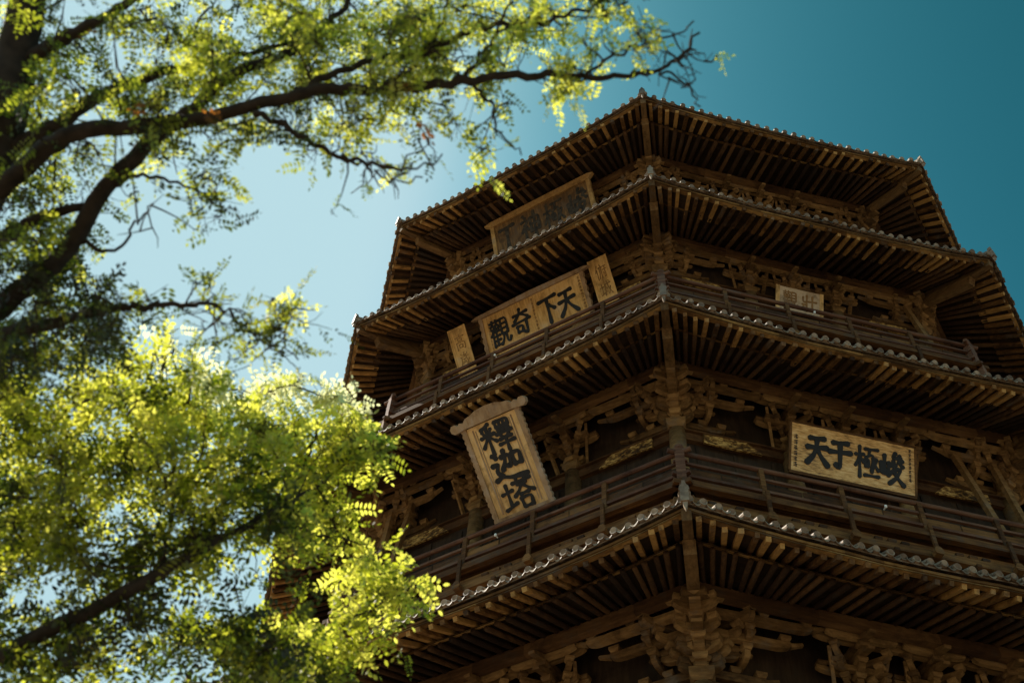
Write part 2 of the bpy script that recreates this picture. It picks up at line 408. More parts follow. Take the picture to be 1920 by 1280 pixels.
def roof_meshes(s, full):
    h, ap, sp = s['h'], s['ap'], s['sp']
    rnd = random.Random(int(ap * 100))
    n = int(round(2 * (h - .10) / sp))
    sp = 2 * (h - .10) / n
    # --- tiles and roof plane
    t = MB()
    NX = 24
    inn = s['roof_in']; hin = inn * T8
    slope = 0.50
    for dz in (0,):
        vs = []
        for i in range(NX + 1):
            u = -1 + 2 * i / NX
            vs += [(u * h, -ap + .03, zt(s, u * h) - .07), (u * hin, -inn, s['zm'] + slope * (ap - inn) + .2), (u * h, -ap + .03, zt(s, u * h) - .12)]
        fs = []
        for i in range(NX):
            a = 3 * i
            fs += [(a, a + 3, a + 4, a + 1), (a, a + 2, a + 5, a + 3)]
        t.add(vs, fs)
    rt = .088 * min(1.15, sp / .33)
    for i in range(n + 1):
        x = -h + .10 + sp * i
        z = zt(s, x) + rnd.uniform(-.012, .012)
        jy = rnd.uniform(-.035, .03)
        tx = rnd.uniform(-.02, .02)
        L = 1.3 if full else .8
        # barrel tile with its round end disc (a raised rim)
        t.tube([(x + tx, -ap - .03 + jy, z), (x, -ap - .03 + L, z + L * .5)], [rt, rt * .96], 12 if full else 8)
        if full:
            c = Vector((x + tx, -ap - .04 + jy, z))
            ns = 12
            ring = []
            for q in range(ns):
                a = 2 * math.pi * q / ns
                ring.append((c.x + rt * 1.06 * math.cos(a), c.y, c.z + rt * 1.06 * math.sin(a)))
            for q in range(ns):
                a = 2 * math.pi * q / ns
                ring.append((c.x + rt * .74 * math.cos(a), c.y, c.z + rt * .74 * math.sin(a)))
            for q in range(ns):
                a = 2 * math.pi * q / ns
                ring.append((c.x + rt * .70 * math.cos(a), c.y + .025, c.z + rt * .70 * math.sin(a)))
            for q in range(ns):
                a = 2 * math.pi * q / ns
                ring.append((c.x + rt * 1.06 * math.cos(a), c.y + .07, c.z + rt * 1.06 * math.sin(a)))
            fs = []
            for q in range(ns):
                q2 = (q + 1) % ns
                fs += [(q, q2, ns + q2, ns + q), (ns + q, ns + q2, 2 * ns + q2, 2 * ns + q), (q2, q, 3 * ns + q, 3 * ns + q2)]
            fs.append(tuple(range(2 * ns, 3 * ns)))
            t.add(ring, fs)
        # drip tile: a sagging pan between two barrels with a thick lip
        if i < n:
            m_ = 7 if full else 4
            z2 = zt(s, x + sp)
            dj = rnd.uniform(-.03, .02)
            top, bot, back, lip = [], [], [], []
            for q in range(m_):
                u = q / (m_ - 1)
                xx = x + rt * .7 + (sp - 1.4 * rt) * u
                sag = .075 * math.sin(math.pi * u)
                zz = z + (z2 - z) * u - .035 - sag
                top.append((xx, -ap - .015 + dj, zz + .022))
                bot.append((xx, -ap - .025 + dj, zz - .022 - .02 * math.sin(math.pi * u)))
                back.append((xx, -ap + .9, zz + .45 + .02))
                lip.append((xx, -ap + .02 + dj, zz - .0))
            b0 = len(t.v)
            t.v.extend(top + bot + back + lip)
            for q in range(m_ - 1):
                for (A, B) in ((0, 1), (1, 3)):
                    t.f.append((b0 + A * m_ + q, b0 + A * m_ + q + 1, b0 + B * m_ + q + 1, b0 + B * m_ + q)); t.mi.append(0)
                t.f.append((b0 + 0 * m_ + q, b0 + 2 * m_ + q, b0 + 2 * m_ + q + 1, b0 + q + 1)); t.mi.append(0)
                t.f.append((b0 + 3 * m_ + q, b0 + 3 * m_ + q + 1, b0 + 2 * m_ + q + 1, b0 + 2 * m_ + q)); t.mi.append(0)
    # --- eave boards (follow the curve of the eave)
    e = MB()
    NB = 16
    def strip(n0, n1, z0, z1, hh=None):
        for i in range(NB):
            u0, u1 = -1 + 2 * i / NB, -1 + 2 * (i + 1) / NB
            H = (n0 * T8 - .02)
            a, b = u0 * H, u1 * H
            za, zb = zt(s, a), zt(s, b)
            e.hexa([(a, -n0, za + z0), (b, -n0, zb + z0), (b, -n1, zb + z0), (a, -n1, za + z0),
                    (a, -n0, za + z1), (b, -n0, zb + z1), (b, -n1, zb + z1), (a, -n1, za + z1)])
    strip(ap - .11, ap - .20, -.205, -.135)
    strip(ap - .13, ap - .27, -.275, -.228)
    # --- rafters
    r = MB(); fl = MB(); sb = MB()
    for i in range(n + 1):
        x = -h + .10 + sp * (i + .5)
        if x > h - .12: break
        x += rnd.uniform(-.035, .035)
        L = rafter_line(s, x)
        z0 = zt(s, x)
        a, b = L(.07), L(.44)
        jz = rnd.uniform(-.022, .018)
        w_ = sp * .37 * rnd.uniform(.82, 1.12)
        o = rnd.uniform(-.07, .07)
        wx = rnd.uniform(-.025, .025)
        fl.bar((a[0] + wx, -a[1] + o, z0 - .345 + jz), (b[0], -b[1], z0 + .155), w_, .12, mi=0)
        c, d = L(.37 + rnd.uniform(-.025, .02)), L(1.75)
        rr_ = sp * rnd.uniform(.185, .235)
        md = L(.9)
        r.tube([(c[0] + rnd.uniform(-.02, .02), -c[1], c[2] - .02 + rnd.uniform(-.02, .01)), (md[0] + rnd.uniform(-.015, .015), -md[1], md[2] - .02), (d[0], -d[1], d[2] - .02)], [rr_, rr_ * 1.03, rr_ * 1.05], 9)
    # boards above the rafters
    NS = 28
    for (wa, wb, fa, fb) in ((.04, .45, lambda z0, p: z0 - .277, lambda z0, p: z0 + .225), (.36, 1.75, lambda z0, p: p[2] + .075, lambda z0, p: p[2] + .075)):
        b0 = len(sb.v)
        for i in range(NS + 1):
            x = (-1 + 2 * i / NS) * (h - .02)
            L = rafter_line(s, x)
            A, B = L(wa), L(wb)
            z0 = zt(s, x)
            sb.v += [(A[0], -A[1], fa(z0, A)), (B[0], -B[1], fb(z0, B))]
        for i in range(NS):
            sb.f.append((b0 + 2 * i, b0 + 2 * i + 1, b0 + 2 * i + 3, b0 + 2 * i + 2)); sb.mi.append(0)
    # second small eave board lying on the ends of the round rafters
    for i in range(NB):
        pa = rafter_line(s, (-1 + 2 * i / NB) * (h - .05)); pb = rafter_line(s, (-1 + 2 * (i + 1) / NB) * (h - .05))
        A, B, A2, B2 = pa(.375), pb(.375), pa(.41), pb(.41)
        e.hexa([(A[0], -A[1], A[2] + .055), (B[0], -B[1], B[2] + .055), (B2[0], -B2[1], B2[2] + .055), (A2[0], -A2[1], A2[2] + .055),
                (A[0], -A[1], A[2] + .11), (B[0], -B[1], B[2] + .11), (B2[0], -B2[1], B2[2] + .11), (A2[0], -A2[1], A2[2] + .11)])
    # purlin
    p = MB()
    np_ = ap - INS
    hp = np_ * T8
    for i in range(8):
        u0, u1 = (-1 + 2 * i / 8) * hp, (-1 + 2 * (i + 1) / 8) * hp
        za = s['zp'] - .21 + .3 * UP * (abs(u0) / hp) ** PW; zb = s['zp'] - .21 + .3 * UP * (abs(u1) / hp) ** PW
        p.hexa([(u0, -np_ - .11, za - .30), (u1, -np_ - .11, zb - .30), (u1, -np_ + .11, zb - .30), (u0, -np_ + .11, za - .30),
                (u0, -np_ - .11, za), (u1, -np_ - .11, zb), (u1, -np_ + .11, zb), (u0, -np_ + .11, za)])
    return (t.mesh('tiled_roof', M['tile']), e.mesh('eave_board', M['eave']), fl.mesh('flying_rafters', M['flying']),
            r.mesh('round_rafters', M['rafter'], True), sb.mesh('soffit_boarding', M['soffit']), p.mesh('purlin', M['beam']))

def inst(name, me, parent, rz=0.0, loc=(0, 0, 0)):
    o = bpy.data.objects.new(name, me)
    o.rotation_euler = (0, 0, rz)
    o.location = loc
    return link(o, parent)

# --- bracket sets (wall line at local y = 0, outward is -y, base at z = 0)
def arm(mb, cx, cy, z, L, h, w, along='x', mi=0):
    """a bow shaped bracket arm: flat top, undercut curved ends"""
    c = .34 * h
    hl = L / 2
    poly = [(-hl, h), (hl, h), (hl, h * .55), (hl - .08, h * .28), (hl - .2, h * .08), (hl - .34, 0), (-hl + .34, 0), (-hl + .2, h * .08), (-hl + .08, h * .28), (-hl, h * .55)]
    if along == 'x':
        mb.prism(poly, (cx, cy, z), (1, 0, 0), (0, 0, 1), (0, -1, 0), -w / 2, w / 2, mi)
    else:
        d = Vector(along).normalized()
        mb.prism(poly, (cx, cy, z), d, (0, 0, 1), d.cross(Vector((0, 0, 1))), -w / 2, w / 2, mi)
def dou(mb, cx, cy, z, w=.26, h=.17, rot=0.0):
    P = []
    for ww, zz in ((.72 * w, z), (w, z + .45 * h), (w, z + h)):
        for a, b in ((-1, -1), (1, -1), (1, 1), (-1, 1)):
            x, y = a * ww / 2, b * ww / 2
            P.append((cx + x * math.cos(rot) - y * math.sin(rot), cy + x * math.sin(rot) + y * math.cos(rot), zz))
    mb.add(P, [(3, 2, 1, 0), (8, 9, 10, 11)] + [(i + a, i + (a + 1) % 4, i + 4 + (a + 1) % 4, i + 4 + a) for i in (0, 4) for a in range(4)])

def bracket_mesh(reach, hb, wide=1.0, seed=0):
    mb = MB()
    rb = random.Random(seed)
    dou(mb, 0, 0, 0, .52, .30)
    n = 5
    dz = (hb - .30 - .25) / n
    for j in range(n):
        z = .22 + j * dz
        o0, o1 = -.25, reach * (j + 1) / n
        hh = dz * .55
        # forward arm
        c = (o0 + o1) / 2
        L = o1 - o0
        poly = [(o0, hh), (o1, hh), (o1, hh * .55), (o1 - .07, hh * .25), (o1 - .2, hh * .03), (o1 - .3, 0), (o0, 0)]
        if j >= 3:   # slanting beak of the lever arms
            poly = [(o0, hh * 1.5), (o1 - .1, hh * .9), (o1 + .34, -.06), (o1 + .30, -.12), (o1 - .1, -.02), (o0, hh * .5)]
        mb.prism(poly, (0, 0, z), (0, -1, 0), (0, 0, 1), (1, 0, 0), -.085, .085)
        dou(mb, 0, -o1 + .04, z + hh, .27, dz * .42)
        # cross arms, a short one with a long one above it
        if True:
            oo = reach * j / n
            if j in (1, 3): continue
            Ls = (.74, .98, 1.25, .95, 1.5)[j] * wide * rb.uniform(.93, 1.07)
            arm(mb, rb.uniform(-.03, .03), -oo, z + .012 + rb.uniform(-.015, .015), Ls, hh, .12)
            for q in (-1, 1):
                dou(mb, q * (Ls / 2 - .13), -oo, z + .012 + hh, .25, dz * .40)
            if j >= 1:
                L2 = Ls + .42 * rb.uniform(.8, 1.2)
                arm(mb, rb.uniform(-.03, .03), -(oo - reach / n), z + .006 + dz * .1, L2, hh, .12)
                for q in (-1, 1):
                    dou(mb, q * (L2 / 2 - .13), -(oo - reach / n), z + .006 + dz * .1 + hh, .25, dz * .38)
    for q in (-1, 1):                       # arms splayed at 45 degrees, the fan of the old sets
        dv = Vector((q * .66, -.75, 0)).normalized()
        for j in range(n - 1):
            z = .215 + j * dz
            hh = dz * .55
            L = reach * (j + 1.2) / n * 1.12
            pl = [(0, hh), (L, hh), (L, hh * .55), (L - .07, hh * .22), (L - .2, .01), (0, .01)]
            mb.prism(pl, (0, 0, z + .004 * q), dv, (0, 0, 1), dv.cross(Vector((0, 0, 1))), -.065, .065)
            dou(mb, dv.x * (L - .06), dv.y * (L - .06), z + hh, .22, dz * .42, rot=math.atan2(dv.y, dv.x))
    # tie beams and small struts between the steps
    for q in (-1, 1):
        mb.bar((q * .42 * wide, -.02, .05), (q * .62 * wide, -reach * .55, hb * .66), .085, .11)
    # top cross arm under the purlin
    z = .22 + n * dz
    arm(mb, 0, -reach, z - .06, 1.25, .2, .15)
    return mb

def corner_bracket_mesh(reach, hb):
    """set over a corner column: local -y is the diagonal; cross arms run along both faces"""
    mb = MB()
    dou(mb, 0, 0, 0, .58, .32)
    n = 4
    dz = (hb - .30 - .25) / n
    rc = reach / C8
    dirs = [Vector((math.cos(R(22.5)), math.sin(R(22.5)), 0)), Vector((-math.cos(R(22.5)), math.sin(R(22.5)), 0))]
    for j in range(n):
        z = .22 + j * dz
        o1 = rc * (j + 1) / n
        hh = dz * .62
        poly = [(-.25, hh), (o1, hh), (o1, hh * .55), (o1 - .07, hh * .25), (o1 - .2, hh * .03), (o1 - .3, 0), (-.25, 0)]
        if j >= 2:
            poly = [(-.25, hh * 1.5), (o1 - .1, hh * .9), (o1 + .34, -.06), (o1 + .30, -.12), (o1 - .1, -.02), (-.25, hh * .5)]
        mb.prism(poly, (0, 0, z), (0, -1, 0), (0, 0, 1), (1, 0, 0), -.13, .13)
        dou(mb, 0, -o1 + .04, z + hh, .36, dz * .42)
        oo = rc * j / n
        for di, d in enumerate(dirs):
            zz = z + .006 * (di + 1)
            # arm along the face line, crossing the diagonal, tip beyond it
            if j == 1: La = 1.5
            else: La = (2.1, 0, 2.8, 3.4)[j]
            mid = Vector((0, -oo, 0)) + d * (La / 2 - .55)
            arm(mb, mid.x, mid.y, zz, La, hh, .15, along=d)
            tip = mid + d * La / 2
            mb.bar((tip.x, tip.y, zz + hh * .7), (tip.x + d.x * .32, tip.y + d.y * .32, zz + hh * 1.15), .11, hh * .5, w2=.10, h2=hh * .3)
            for q in (.5, .16, -.5):
                p = mid + d * (La - .26) * q
                dou(mb, p.x, p.y, zz + hh, .27, dz * .40, rot=math.atan2(d.y, d.x))
            # forward arms of the neighbouring steps, square to the face
            nrm = Vector((d.y, -d.x, 0))
            nrm = nrm if nrm.y < 0 else -nrm
            # fan: arms square to the face and slanting across it, stepping outward
            for (dirv, st, kk) in ((nrm, d * .0, 1.0), ((nrm + d * .75).normalized(), d * .10, 1.2), (nrm, d * .95, .95)):
                o2 = reach * (j + 1) / n * kk
                if st.length > .5 and j < 1: continue
                pl = [(-.1, hh), (o2, hh), (o2, hh * .55), (o2 - .07, hh * .25), (o2 - .2, .02), (-.1, .02)]
                mb.prism(pl, (st.x, st.y, zz - .003 * kk), dirv, (0, 0, 1), dirv.cross(Vector((0, 0, 1))), -.07, .07)
                e = st + dirv * (o2 - .05)
                dou(mb, e.x, e.y, zz + hh, .25, dz * .42, rot=math.atan2(dirv.y, dirv.x))
    # up-curved horn arms under the corner beam
    z = .22 + n * dz
    for di, d in enumerate(dirs):
        p0 = Vector((0, -rc, z - .05))
        pts = [p0 - d * .3, p0 + d * .35 + Vector((0, 0, -.02)), p0 + d * .75 + Vector((0, 0, .06)), p0 + d * 1.0 + Vector((0, 0, .24))]
        for a, b in zip(pts, pts[1:]):
            mb.bar(a, b, .15, .17)
    return mb

KNOWN = {}
for si, s in enumerate(ST):
    ap, zm, wall = s['ap'], s['zm'], s['wall']
    full = si > 0
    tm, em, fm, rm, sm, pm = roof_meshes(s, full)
    for k in range(-4, 4):
        rz = face_rz(k)
        ro = inst('tiled_roof', tm, pagoda, rz)
        inst('eave_board', em, ro)
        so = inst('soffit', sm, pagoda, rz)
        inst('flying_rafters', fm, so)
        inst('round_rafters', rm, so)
        inst('purlin', pm, pagoda, rz)
    # corner beams with a tile-capped tip
    hb = MB()
    Rr = s['R']
    zc = s['Z']
    hb.bar((0, -Rr + .16, zc - .36), (0, -Rr + 1.5, zc - .02), .22, .26, w2=.24, h2=.28)
    hb.bar((0, -Rr + 1.5, zc - .02), (0, -Rr + 5.4, zc + 1.55 + (s['rise'] - 1.0) * .9), .24, .28)
    hb.bar((0, -Rr + 1.05, zc - .46), (0, -Rr + 5.4, zc + 1.12 + (s['rise'] - 1.0) * .9), .29, .36, w2=.30, h2=.40)
    hb.bar((0, -Rr + 1.02, zc - .42), (0, -Rr + 1.16, zc - .36), .20, .24)
    bmesh_ = hb.mesh('corner_beam', M['corner'])
    ob = MB()
    ob.bar((0, -Rr - .06, zc - .20), (0, -Rr - .04, zc + .20), .19, .13, up=(0, 1, 0))
    ob.prism([(-.12, .16), (.12, .16), (.10, .27), (.05, .33), (.03, .44), (-.03, .44), (-.05, .33), (-.10, .27)], (0, -Rr - .02, zc), (1, 0, 0), (0, 0, 1), (0, -1, 0), -.05, .08)
    ob.prism([(-.06, -.18), (.06, -.18), (.035, -.34), (0, -.42), (-.035, -.34)], (0, -Rr - .03, zc), (1, 0, 0), (0, 0, 1), (0, -1, 0), -.03, .06)
    ob.tube([(0, -Rr - .02, zc + .12), (0, -Rr + 2.2, zc + 1.05)], .14, 10)
    omesh = ob.mesh('hip_tile', M['tile'])
    for k in range(-4, 4):
        cb = inst('corner_beam', bmesh_, pagoda, corner_rz(k))
        inst('hip_tile', omesh, cb)
    # walls
    hw = wall * T8
    zf, zb = s['floor'], s['zb']
    w = MB()
    w.box(-hw, hw, -wall + .06, -wall + .3, zf - .2, zb + s['hb'] + .4)
    for q in range(-4, 5):
        xq = q * hw / 4.5
        w.box(xq - .035, xq + .035, -wall + .02, -wall + .06, zf, zb - .5)
    wm = w.mesh('wall_panel', M['wall'])
    a = MB()
    a.box(-hw, hw, -wall - .10, -wall + .1, zb - .36, zb - .06)
    a.box(-hw - .05, hw + .05, -wall - .2, -wall + .14, zb - .055, zb)
    am = a.mesh('architrave', M['beam'])
    c = MB(); c.tube([(0, 0, zf), (0, 0, zb - .02)], [.28, .25], 14)
    cm = c.mesh('column', M['bracket'], True)
    pans = []  # carved boards outlined as sun patches, slanted where the eave shadow cuts them
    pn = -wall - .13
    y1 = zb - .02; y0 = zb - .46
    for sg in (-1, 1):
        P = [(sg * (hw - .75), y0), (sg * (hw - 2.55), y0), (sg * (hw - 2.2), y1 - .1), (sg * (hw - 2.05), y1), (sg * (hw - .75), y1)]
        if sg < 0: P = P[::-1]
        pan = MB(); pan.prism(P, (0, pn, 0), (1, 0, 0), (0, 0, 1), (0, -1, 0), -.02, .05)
        pans.append(pan.mesh('sunlit_carved_panel', M['gold']))
    reach = (ap - INS) - wall
    bms = [bracket_mesh(reach, s['hb'], 1.18, 10 * si + q).mesh('bracket_set', M['bracket']) for q in range(4)]
    bm2 = bracket_mesh(reach * .98, s['hb'], 1.1, si).mesh('bracket_set', M['bracket'])
    cbm = corner_bracket_mesh(reach, s['hb']).mesh('corner_bracket_set', M['bracket'])
    for k in range(-4, 4):
        rz = face_rz(k)
        vis = k in VIS
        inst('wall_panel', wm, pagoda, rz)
        if not vis: continue
        inst('architrave', am, pagoda, rz)
        ax = Vector((math.cos(rz), math.sin(rz), 0)); no = Vector((math.sin(rz), -math.cos(rz), 0))
        for x in (-hw / 3, hw / 3):
            p = ax * x + no * (wall + .02)
            inst('column', cm, pagoda, rz, p)
        if si > 0:
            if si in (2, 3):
                for panm in pans: inst('sunlit_carved_panel', panm, pagoda, rz)
            for x, me_ in ((-hw / 3, bms[(k + 4) % 4]), (0, bm2), (hw / 3, bms[(k + 2) % 4])):
                p = ax * x + no * wall
                inst('bracket_set', me_, pagoda, rz, (p.x, p.y, zb))
    for k in (-2, -1, 0, 1, 2):
        rz = corner_rz(k)
        no = Vector((math.sin(rz), -math.cos(rz), 0))
        p = no * (wall / C8)
        inst('column', cm, pagoda, rz, p)
        if si > 0:
            inst('corner_bracket_set', cbm, pagoda, rz, (p.x, p.y, zb))
    # balcony
    if s['rail'] and si >= 1:
        rn, rt_ = s['rail']
        hr = rn * T8
        below = ST[si - 1]
        f = MB()
        zf = rt_ - 1.12
        f.box(-hr - .12, hr + .12, -rn - .14, -rn + 2.2, zf - .10, zf)              # floor boards
        f.box(-hr - .30, hr + .30, -rn - .17, -rn + .02, zf - .26, zf - .104)       # fascia
        f.box(-hr + .02, hr - .02, -rn + .12, -rn + .30, zf - .62, zf - .36)
        f.box(-hr - .28, hr + .28, -rn - .02, -rn + .16, zf - .90, zf - .66, )
        f.box(-hr + .1, hr - .1, -rn + .40, -rn + .55, zf - 1.55, zf - .92)
        f.box(-hr - .2, hr + .2, -rn + .22, -rn + .38, zf - 1.75, zf - 1.50)
        fm_ = f.mesh('balcony_floor', M['board'])
        # recessed drum behind the balcony brackets
        dz0 = below['zm'] + .5 * (below['ap'] - (wall + .35)) - .3
        d = MB(); hh_ = (rn - .75) * T8
        d.box(-hh_, hh_, -rn + .75, -rn + 1.0, dz0, zf - .11)
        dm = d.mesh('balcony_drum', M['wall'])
        r = MB()
        r.tube([(-hr - .34, -rn, rt_), (hr + .34, -rn, rt_)], .075, 10)
        r.box(-hr - .2, hr + .2, -rn - .045, -rn + .045, rt_ - .43, rt_ - .35)
        rr2 = random.Random(si)
        for q in range(10):                         # infill boards, each a little different, with open joints
            xa, xb = -hr + 2 * hr * q / 10 + .02, -hr + 2 * hr * (q + 1) / 10 - .02
            r.box(xa, xb, -rn + .02 + rr2.uniform(0, .015), -rn + .045, rt_ - .79 + rr2.uniform(-.01, .02), rt_ - .50 - rr2.uniform(0, .05), 1)
        r.box(-hr - .26, hr + .26, -rn - .06, -rn + .06, rt_ - .92, rt_ - .825)
        rm_ = r.mesh('railing', [M['rail'], M['board']])
        po = MB()
        po.box(-.07, .07, -.075, .075, zf - .0, rt_ - .03)
        po.box(-.055, .055, -.22, -.145, zf - .78, zf + .12)
        po.prism([(-.10, 0), (.10, 0), (.14, .10), (.10, .20), (.05, .26), (-.05, .26), (-.10, .20), (-.14, .10)], (0, -.18, zf - .98), (1, 0, 0), (0, 0, 1), (0, -1, 0), -.09, .09)
        pm_ = po.mesh('railing_post', M['board'])
        cp = MB()
        cp.box(-.13, .13, -.13, .13, zf - .15, rt_ + .10)
        cp.tube([(0, 0, rt_ + .10), (0, 0, rt_ + .15), (0, 0, rt_ + .26), (0, 0, rt_ + .32)], [.10, .15, .13, .04], 10)
        cp.box(-.09, .09, -.22, -.04, zf - .9, zf - .152)
        cpm = cp.mesh('corner_post', M['rail'])
        bb = MB()
        arm(bb, 0, -.02, -.36, 1.0, .2, .14)
        dou(bb, 0, -.02, -.16, .24, .13)
        dou(bb, -.38, -.02, -.16, .22, .13); dou(bb, .38, -.02, -.16, .22, .13)
        bb.prism([(-.1, .2), (.55, .2), (.55, .1), (.44, .02), (.3, -.02), (-.1, -.02)], (0, .3, -.62), (0, -1, 0), (0, 0, 1), (1, 0, 0), -.07, .07)
        bbm = bb.mesh('balcony_bracket', M['board'])
        for k in range(-4, 4):
            rz = face_rz(k)
            bo = inst('balcony', fm_, pagoda, rz)
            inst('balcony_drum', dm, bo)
            if k not in VIS: continue
            ro = inst('railing', rm_, pagoda, rz)
            for q in range(1, 5):
                inst('post', pm_, ro, 0, (-hr + 2 * hr * q / 5, -rn, 0))
            for q in range(5):
                inst('bracket', bbm, bo, 0, (-hr + 2 * hr * (q + .5) / 5, -rn + .10, zf - .52))
        for k in (-2, -1, 0, 1, 2):
            rz = corner_rz(k)
            no = Vector((math.sin(rz), -math.cos(rz), 0))
            p = no * (rn / C8 - .02)
            inst('corner_post', cpm, pagoda, rz, (p.x, p.y, 0))

# roof crown and finial, podium
fin = MB()
fin.tube([(0, 0, 51.3), (0, 0, 52.2), (0, 0, 52.6), (0, 0, 53.8), (0, 0, 54.6), (0, 0, 58), (0, 0, 62)], [1.8, 1.6, .9, 1.3, .5, .35, .05], 16)
fin.build('finial', M['tile'], pagoda, True)
pod = MB()
for (rr, z0, z1) in ((23.5, 0, .6), (21.5, .6, 1.2)):
    pod.prism([(rr * math.cos(corner_rz(k)), rr * math.sin(corner_rz(k))) for k in range(8)], (0, 0, 0), (1, 0, 0), (0, 1, 0), (0, 0, 1), z0, z1)
pod.build('podium', M['stone'], pagoda)

# slanting props near the corners
pr = MB()
def on_face(k, x, n, z):
    rz = face_rz(k)
    ax = Vector((math.cos(rz), math.sin(rz), 0)); no = Vector((math.sin(rz), -math.cos(rz), 0))
    p = ax * x + no * n
    return Vector((p.x, p.y, z))
for (k, x0, z0, x1, z1, n) in ((-1, -4.05, 28.3, -4.6, 25.2, 13.3), (-1, -4.85, 28.2, -5.05, 25.2, 13.35), (0, 3.55, 28.3, 4.2, 25.2, 13.3), (0, 4.75, 28.2, 5.1, 25.2, 13.35), (0, 4.3, 37.2, 4.8, 34.8, 12.9)):
    q = MB(); q.bar(on_face(k, x0, n, z0), on_face(k, x1, n, z1), .17, .17)
    q.build('brace', M['bracket'], pagoda)

# ------------------------------------------------------------------ lettering: brush strokes in a 100 x 100 box
GL = {
 'tian': [[(20,82),(80,86)],[(10,52),(90,58)],[(50,84),(48,58),(38,30),(10,2)],[(50,56),(62,32),(94,2)]],
 'xia': [[(6,86),(94,92)],[(48,88),(48,0)],[(54,64),(80,46)]],
 'qi': [[(14,80),(86,84)],[(50,100),(46,80),(16,60)],[(53,81),(86,62)],[(4,50),(96,55)],[(24,38),(27,16)],[(24,38),(53,39),(50,16)],[(27,17),(51,18)],[(74,52),(74,4),(58,12)]],
 'guan': [[(3,92),(50,94)],[(16,100),(16,85)],[(36,100),(36,85)],[(5,80),(8,67)],[(5,80),(23,80),(21,68)],[(8,67),(22,68)],[(29,80),(31,67)],[(29,80),(47,80),(45,68)],[(31,67),(46,68)],
          [(17,64),(3,44)],[(12,54),(12,2)],[(12,56),(49,58)],[(12,40),(46,41)],[(12,24),(46,25)],[(12,6),(51,7)],[(30,64),(30,6)],
          [(58,95),(58,40)],[(58,95),(89,96),(88,40)],[(58,77),(87,77)],[(58,59),(87,59)],[(58,41),(88,41)],[(67,40),(62,20),(48,2)],[(79,40),(79,8),(91,5),(99,20)]],
 'shi': [[(35,99),(9,88)],[(11,80),(16,68)],[(38,83),(31,69)],[(3,62),(46,65)],[(25,91),(25,0)],[(24,60),(3,30)],[(27,58),(47,38)],[(54,96),(57,77)],[(54,96),(95,97),(92,77)],[(68,96),(68,78)],[(81,96),(80,78)],[(57,77),(92,78)],
         [(58,67),(91,69)],[(74,77),(74,57)],[(50,56),(98,58)],[(61,53),(66,42)],[(87,53),(81,42)],[(56,38),(93,40)],[(51,23),(98,25)],[(74,41),(74,-2)]],
 'jia': [[(38,80),(64,82),(60,44),(51,49)],[(50,99),(48,66),(33,40)],[(72,81),(74,44)],[(72,81),(96,82),(93,44)],[(74,46),(93,46)],[(14,94),(24,82)],[(6,62),(25,64),(13,40),(27,22)],[(4,14),(24,22),(50,10),(99,6)]],
 'ta': [[(4,62),(37,66)],[(21,88),(21,18)],[(2,12),(39,24)],[(42,85),(98,87)],[(57,98),(57,76)],[(81,98),(80,76)],[(69,77),(56,58),(39,44)],[(69,75),(83,58),(100,46)],[(56,46),(83,47)],[(54,34),(57,4)],[(54,34),(86,35),(83,4)],[(57,5),(84,6)]],
 'jun': [[(20,88),(20,30)],[(5,64),(6,28),(37,32)],[(37,66),(36,24)],[(66,100),(53,83),(88,86)],[(82,94),(94,76)],[(58,73),(45,57)],[(78,73),(96,59)],[(66,63),(56,44),(42,32)],[(62,49),(88,51),(70,22),(40,0)],[(60,38),(77,18),(100,0)]],
 'ji': [[(3,70),(37,73)],[(20,98),(20,0)],[(20,66),(3,34)],[(22,62),(37,47)],[(42,92),(96,95)],[(62,92),(57,70),(45,65)],[(58,74),(77,75),(70,20)],[(43,58),(45,36)],[(43,58),(57,59),(55,36)],[(45,37),(56,38)],[(73,64),(94,65),(81,44),(68,26)],[(77,54),(97,28)],[(40,8),(99,10)]],
 'yu': [[(20,84),(82,89)],[(6,54),(94,60)],[(50,87),(50,4),(32,16)]],
 'zhuang': [[(34,100),(34,-2)],[(9,88),(9,56),(34,58)],[(4,40),(34,41)],[(16,40),(3,6)],[(46,62),(100,66)],[(72,98),(72,12)],[(51,11),(96,14)]],
 'gong': [[(14,88),(86,91)],[(50,89),(50,10)],[(4,8),(96,11)]],
 'shen': [[(16,99),(27,88)],[(5,78),(41,81),(6,44)],[(22,66),(22,-2)],[(28,58),(40,46)],[(50,82),(53,35)],[(50,82),(94,84),(91,35)],[(51,60),(92,60)],[(53,37),(91,38)],[(71,102),(71,-2)]],
 'yu2': [[(22,98),(4,52)],[(16,70),(16,0)],[(48,98),(54,86)],[(30,80),(98,82)],[(40,80),(40,40),(28,6)],[(58,76),(50,50)],[(53,62),(53,6)],[(66,60),(98,62)],[(86,78),(86,8),(74,14)],[(68,42),(76,30)]],
 'cheng': [[(3,62),(36,65)],[(20,88),(20,18)],[(2,12),(40,24)],[(44,76),(98,80)],[(48,76),(46,36),(36,4)],[(48,52),(64,53),(62,22),(54,28)],[(68,98),(74,50),(98,4)],[(92,54),(68,8)],[(82,98),(92,88)]],
 'gao': [[(50,102),(50,90)],[(8,86),(94,88)],[(30,76),(33,60)],[(30,76),(70,77),(67,60)],[(33,61),(68,62)],[(12,50),(14,0)],[(12,50),(90,52),(88,2),(78,8)],[(34,36),(36,14)],[(34,36),(66,37),(64,14)],[(36,15),(65,16)]],
 'sui': [[(50,100),(50,80)],[(22,92),(23,80),(80,81)],[(80,94),(79,80)],[(10,68),(92,70)],[(50,79),(50,69)],[(22,68),(20,36),(6,4)],[(32,54),(60,55)],[(45,54),(44,30)],[(34,40),(28,24)],[(54,42),(60,28)],[(64,78),(72,40),(96,4)],[(90,50),(56,4)]],
}
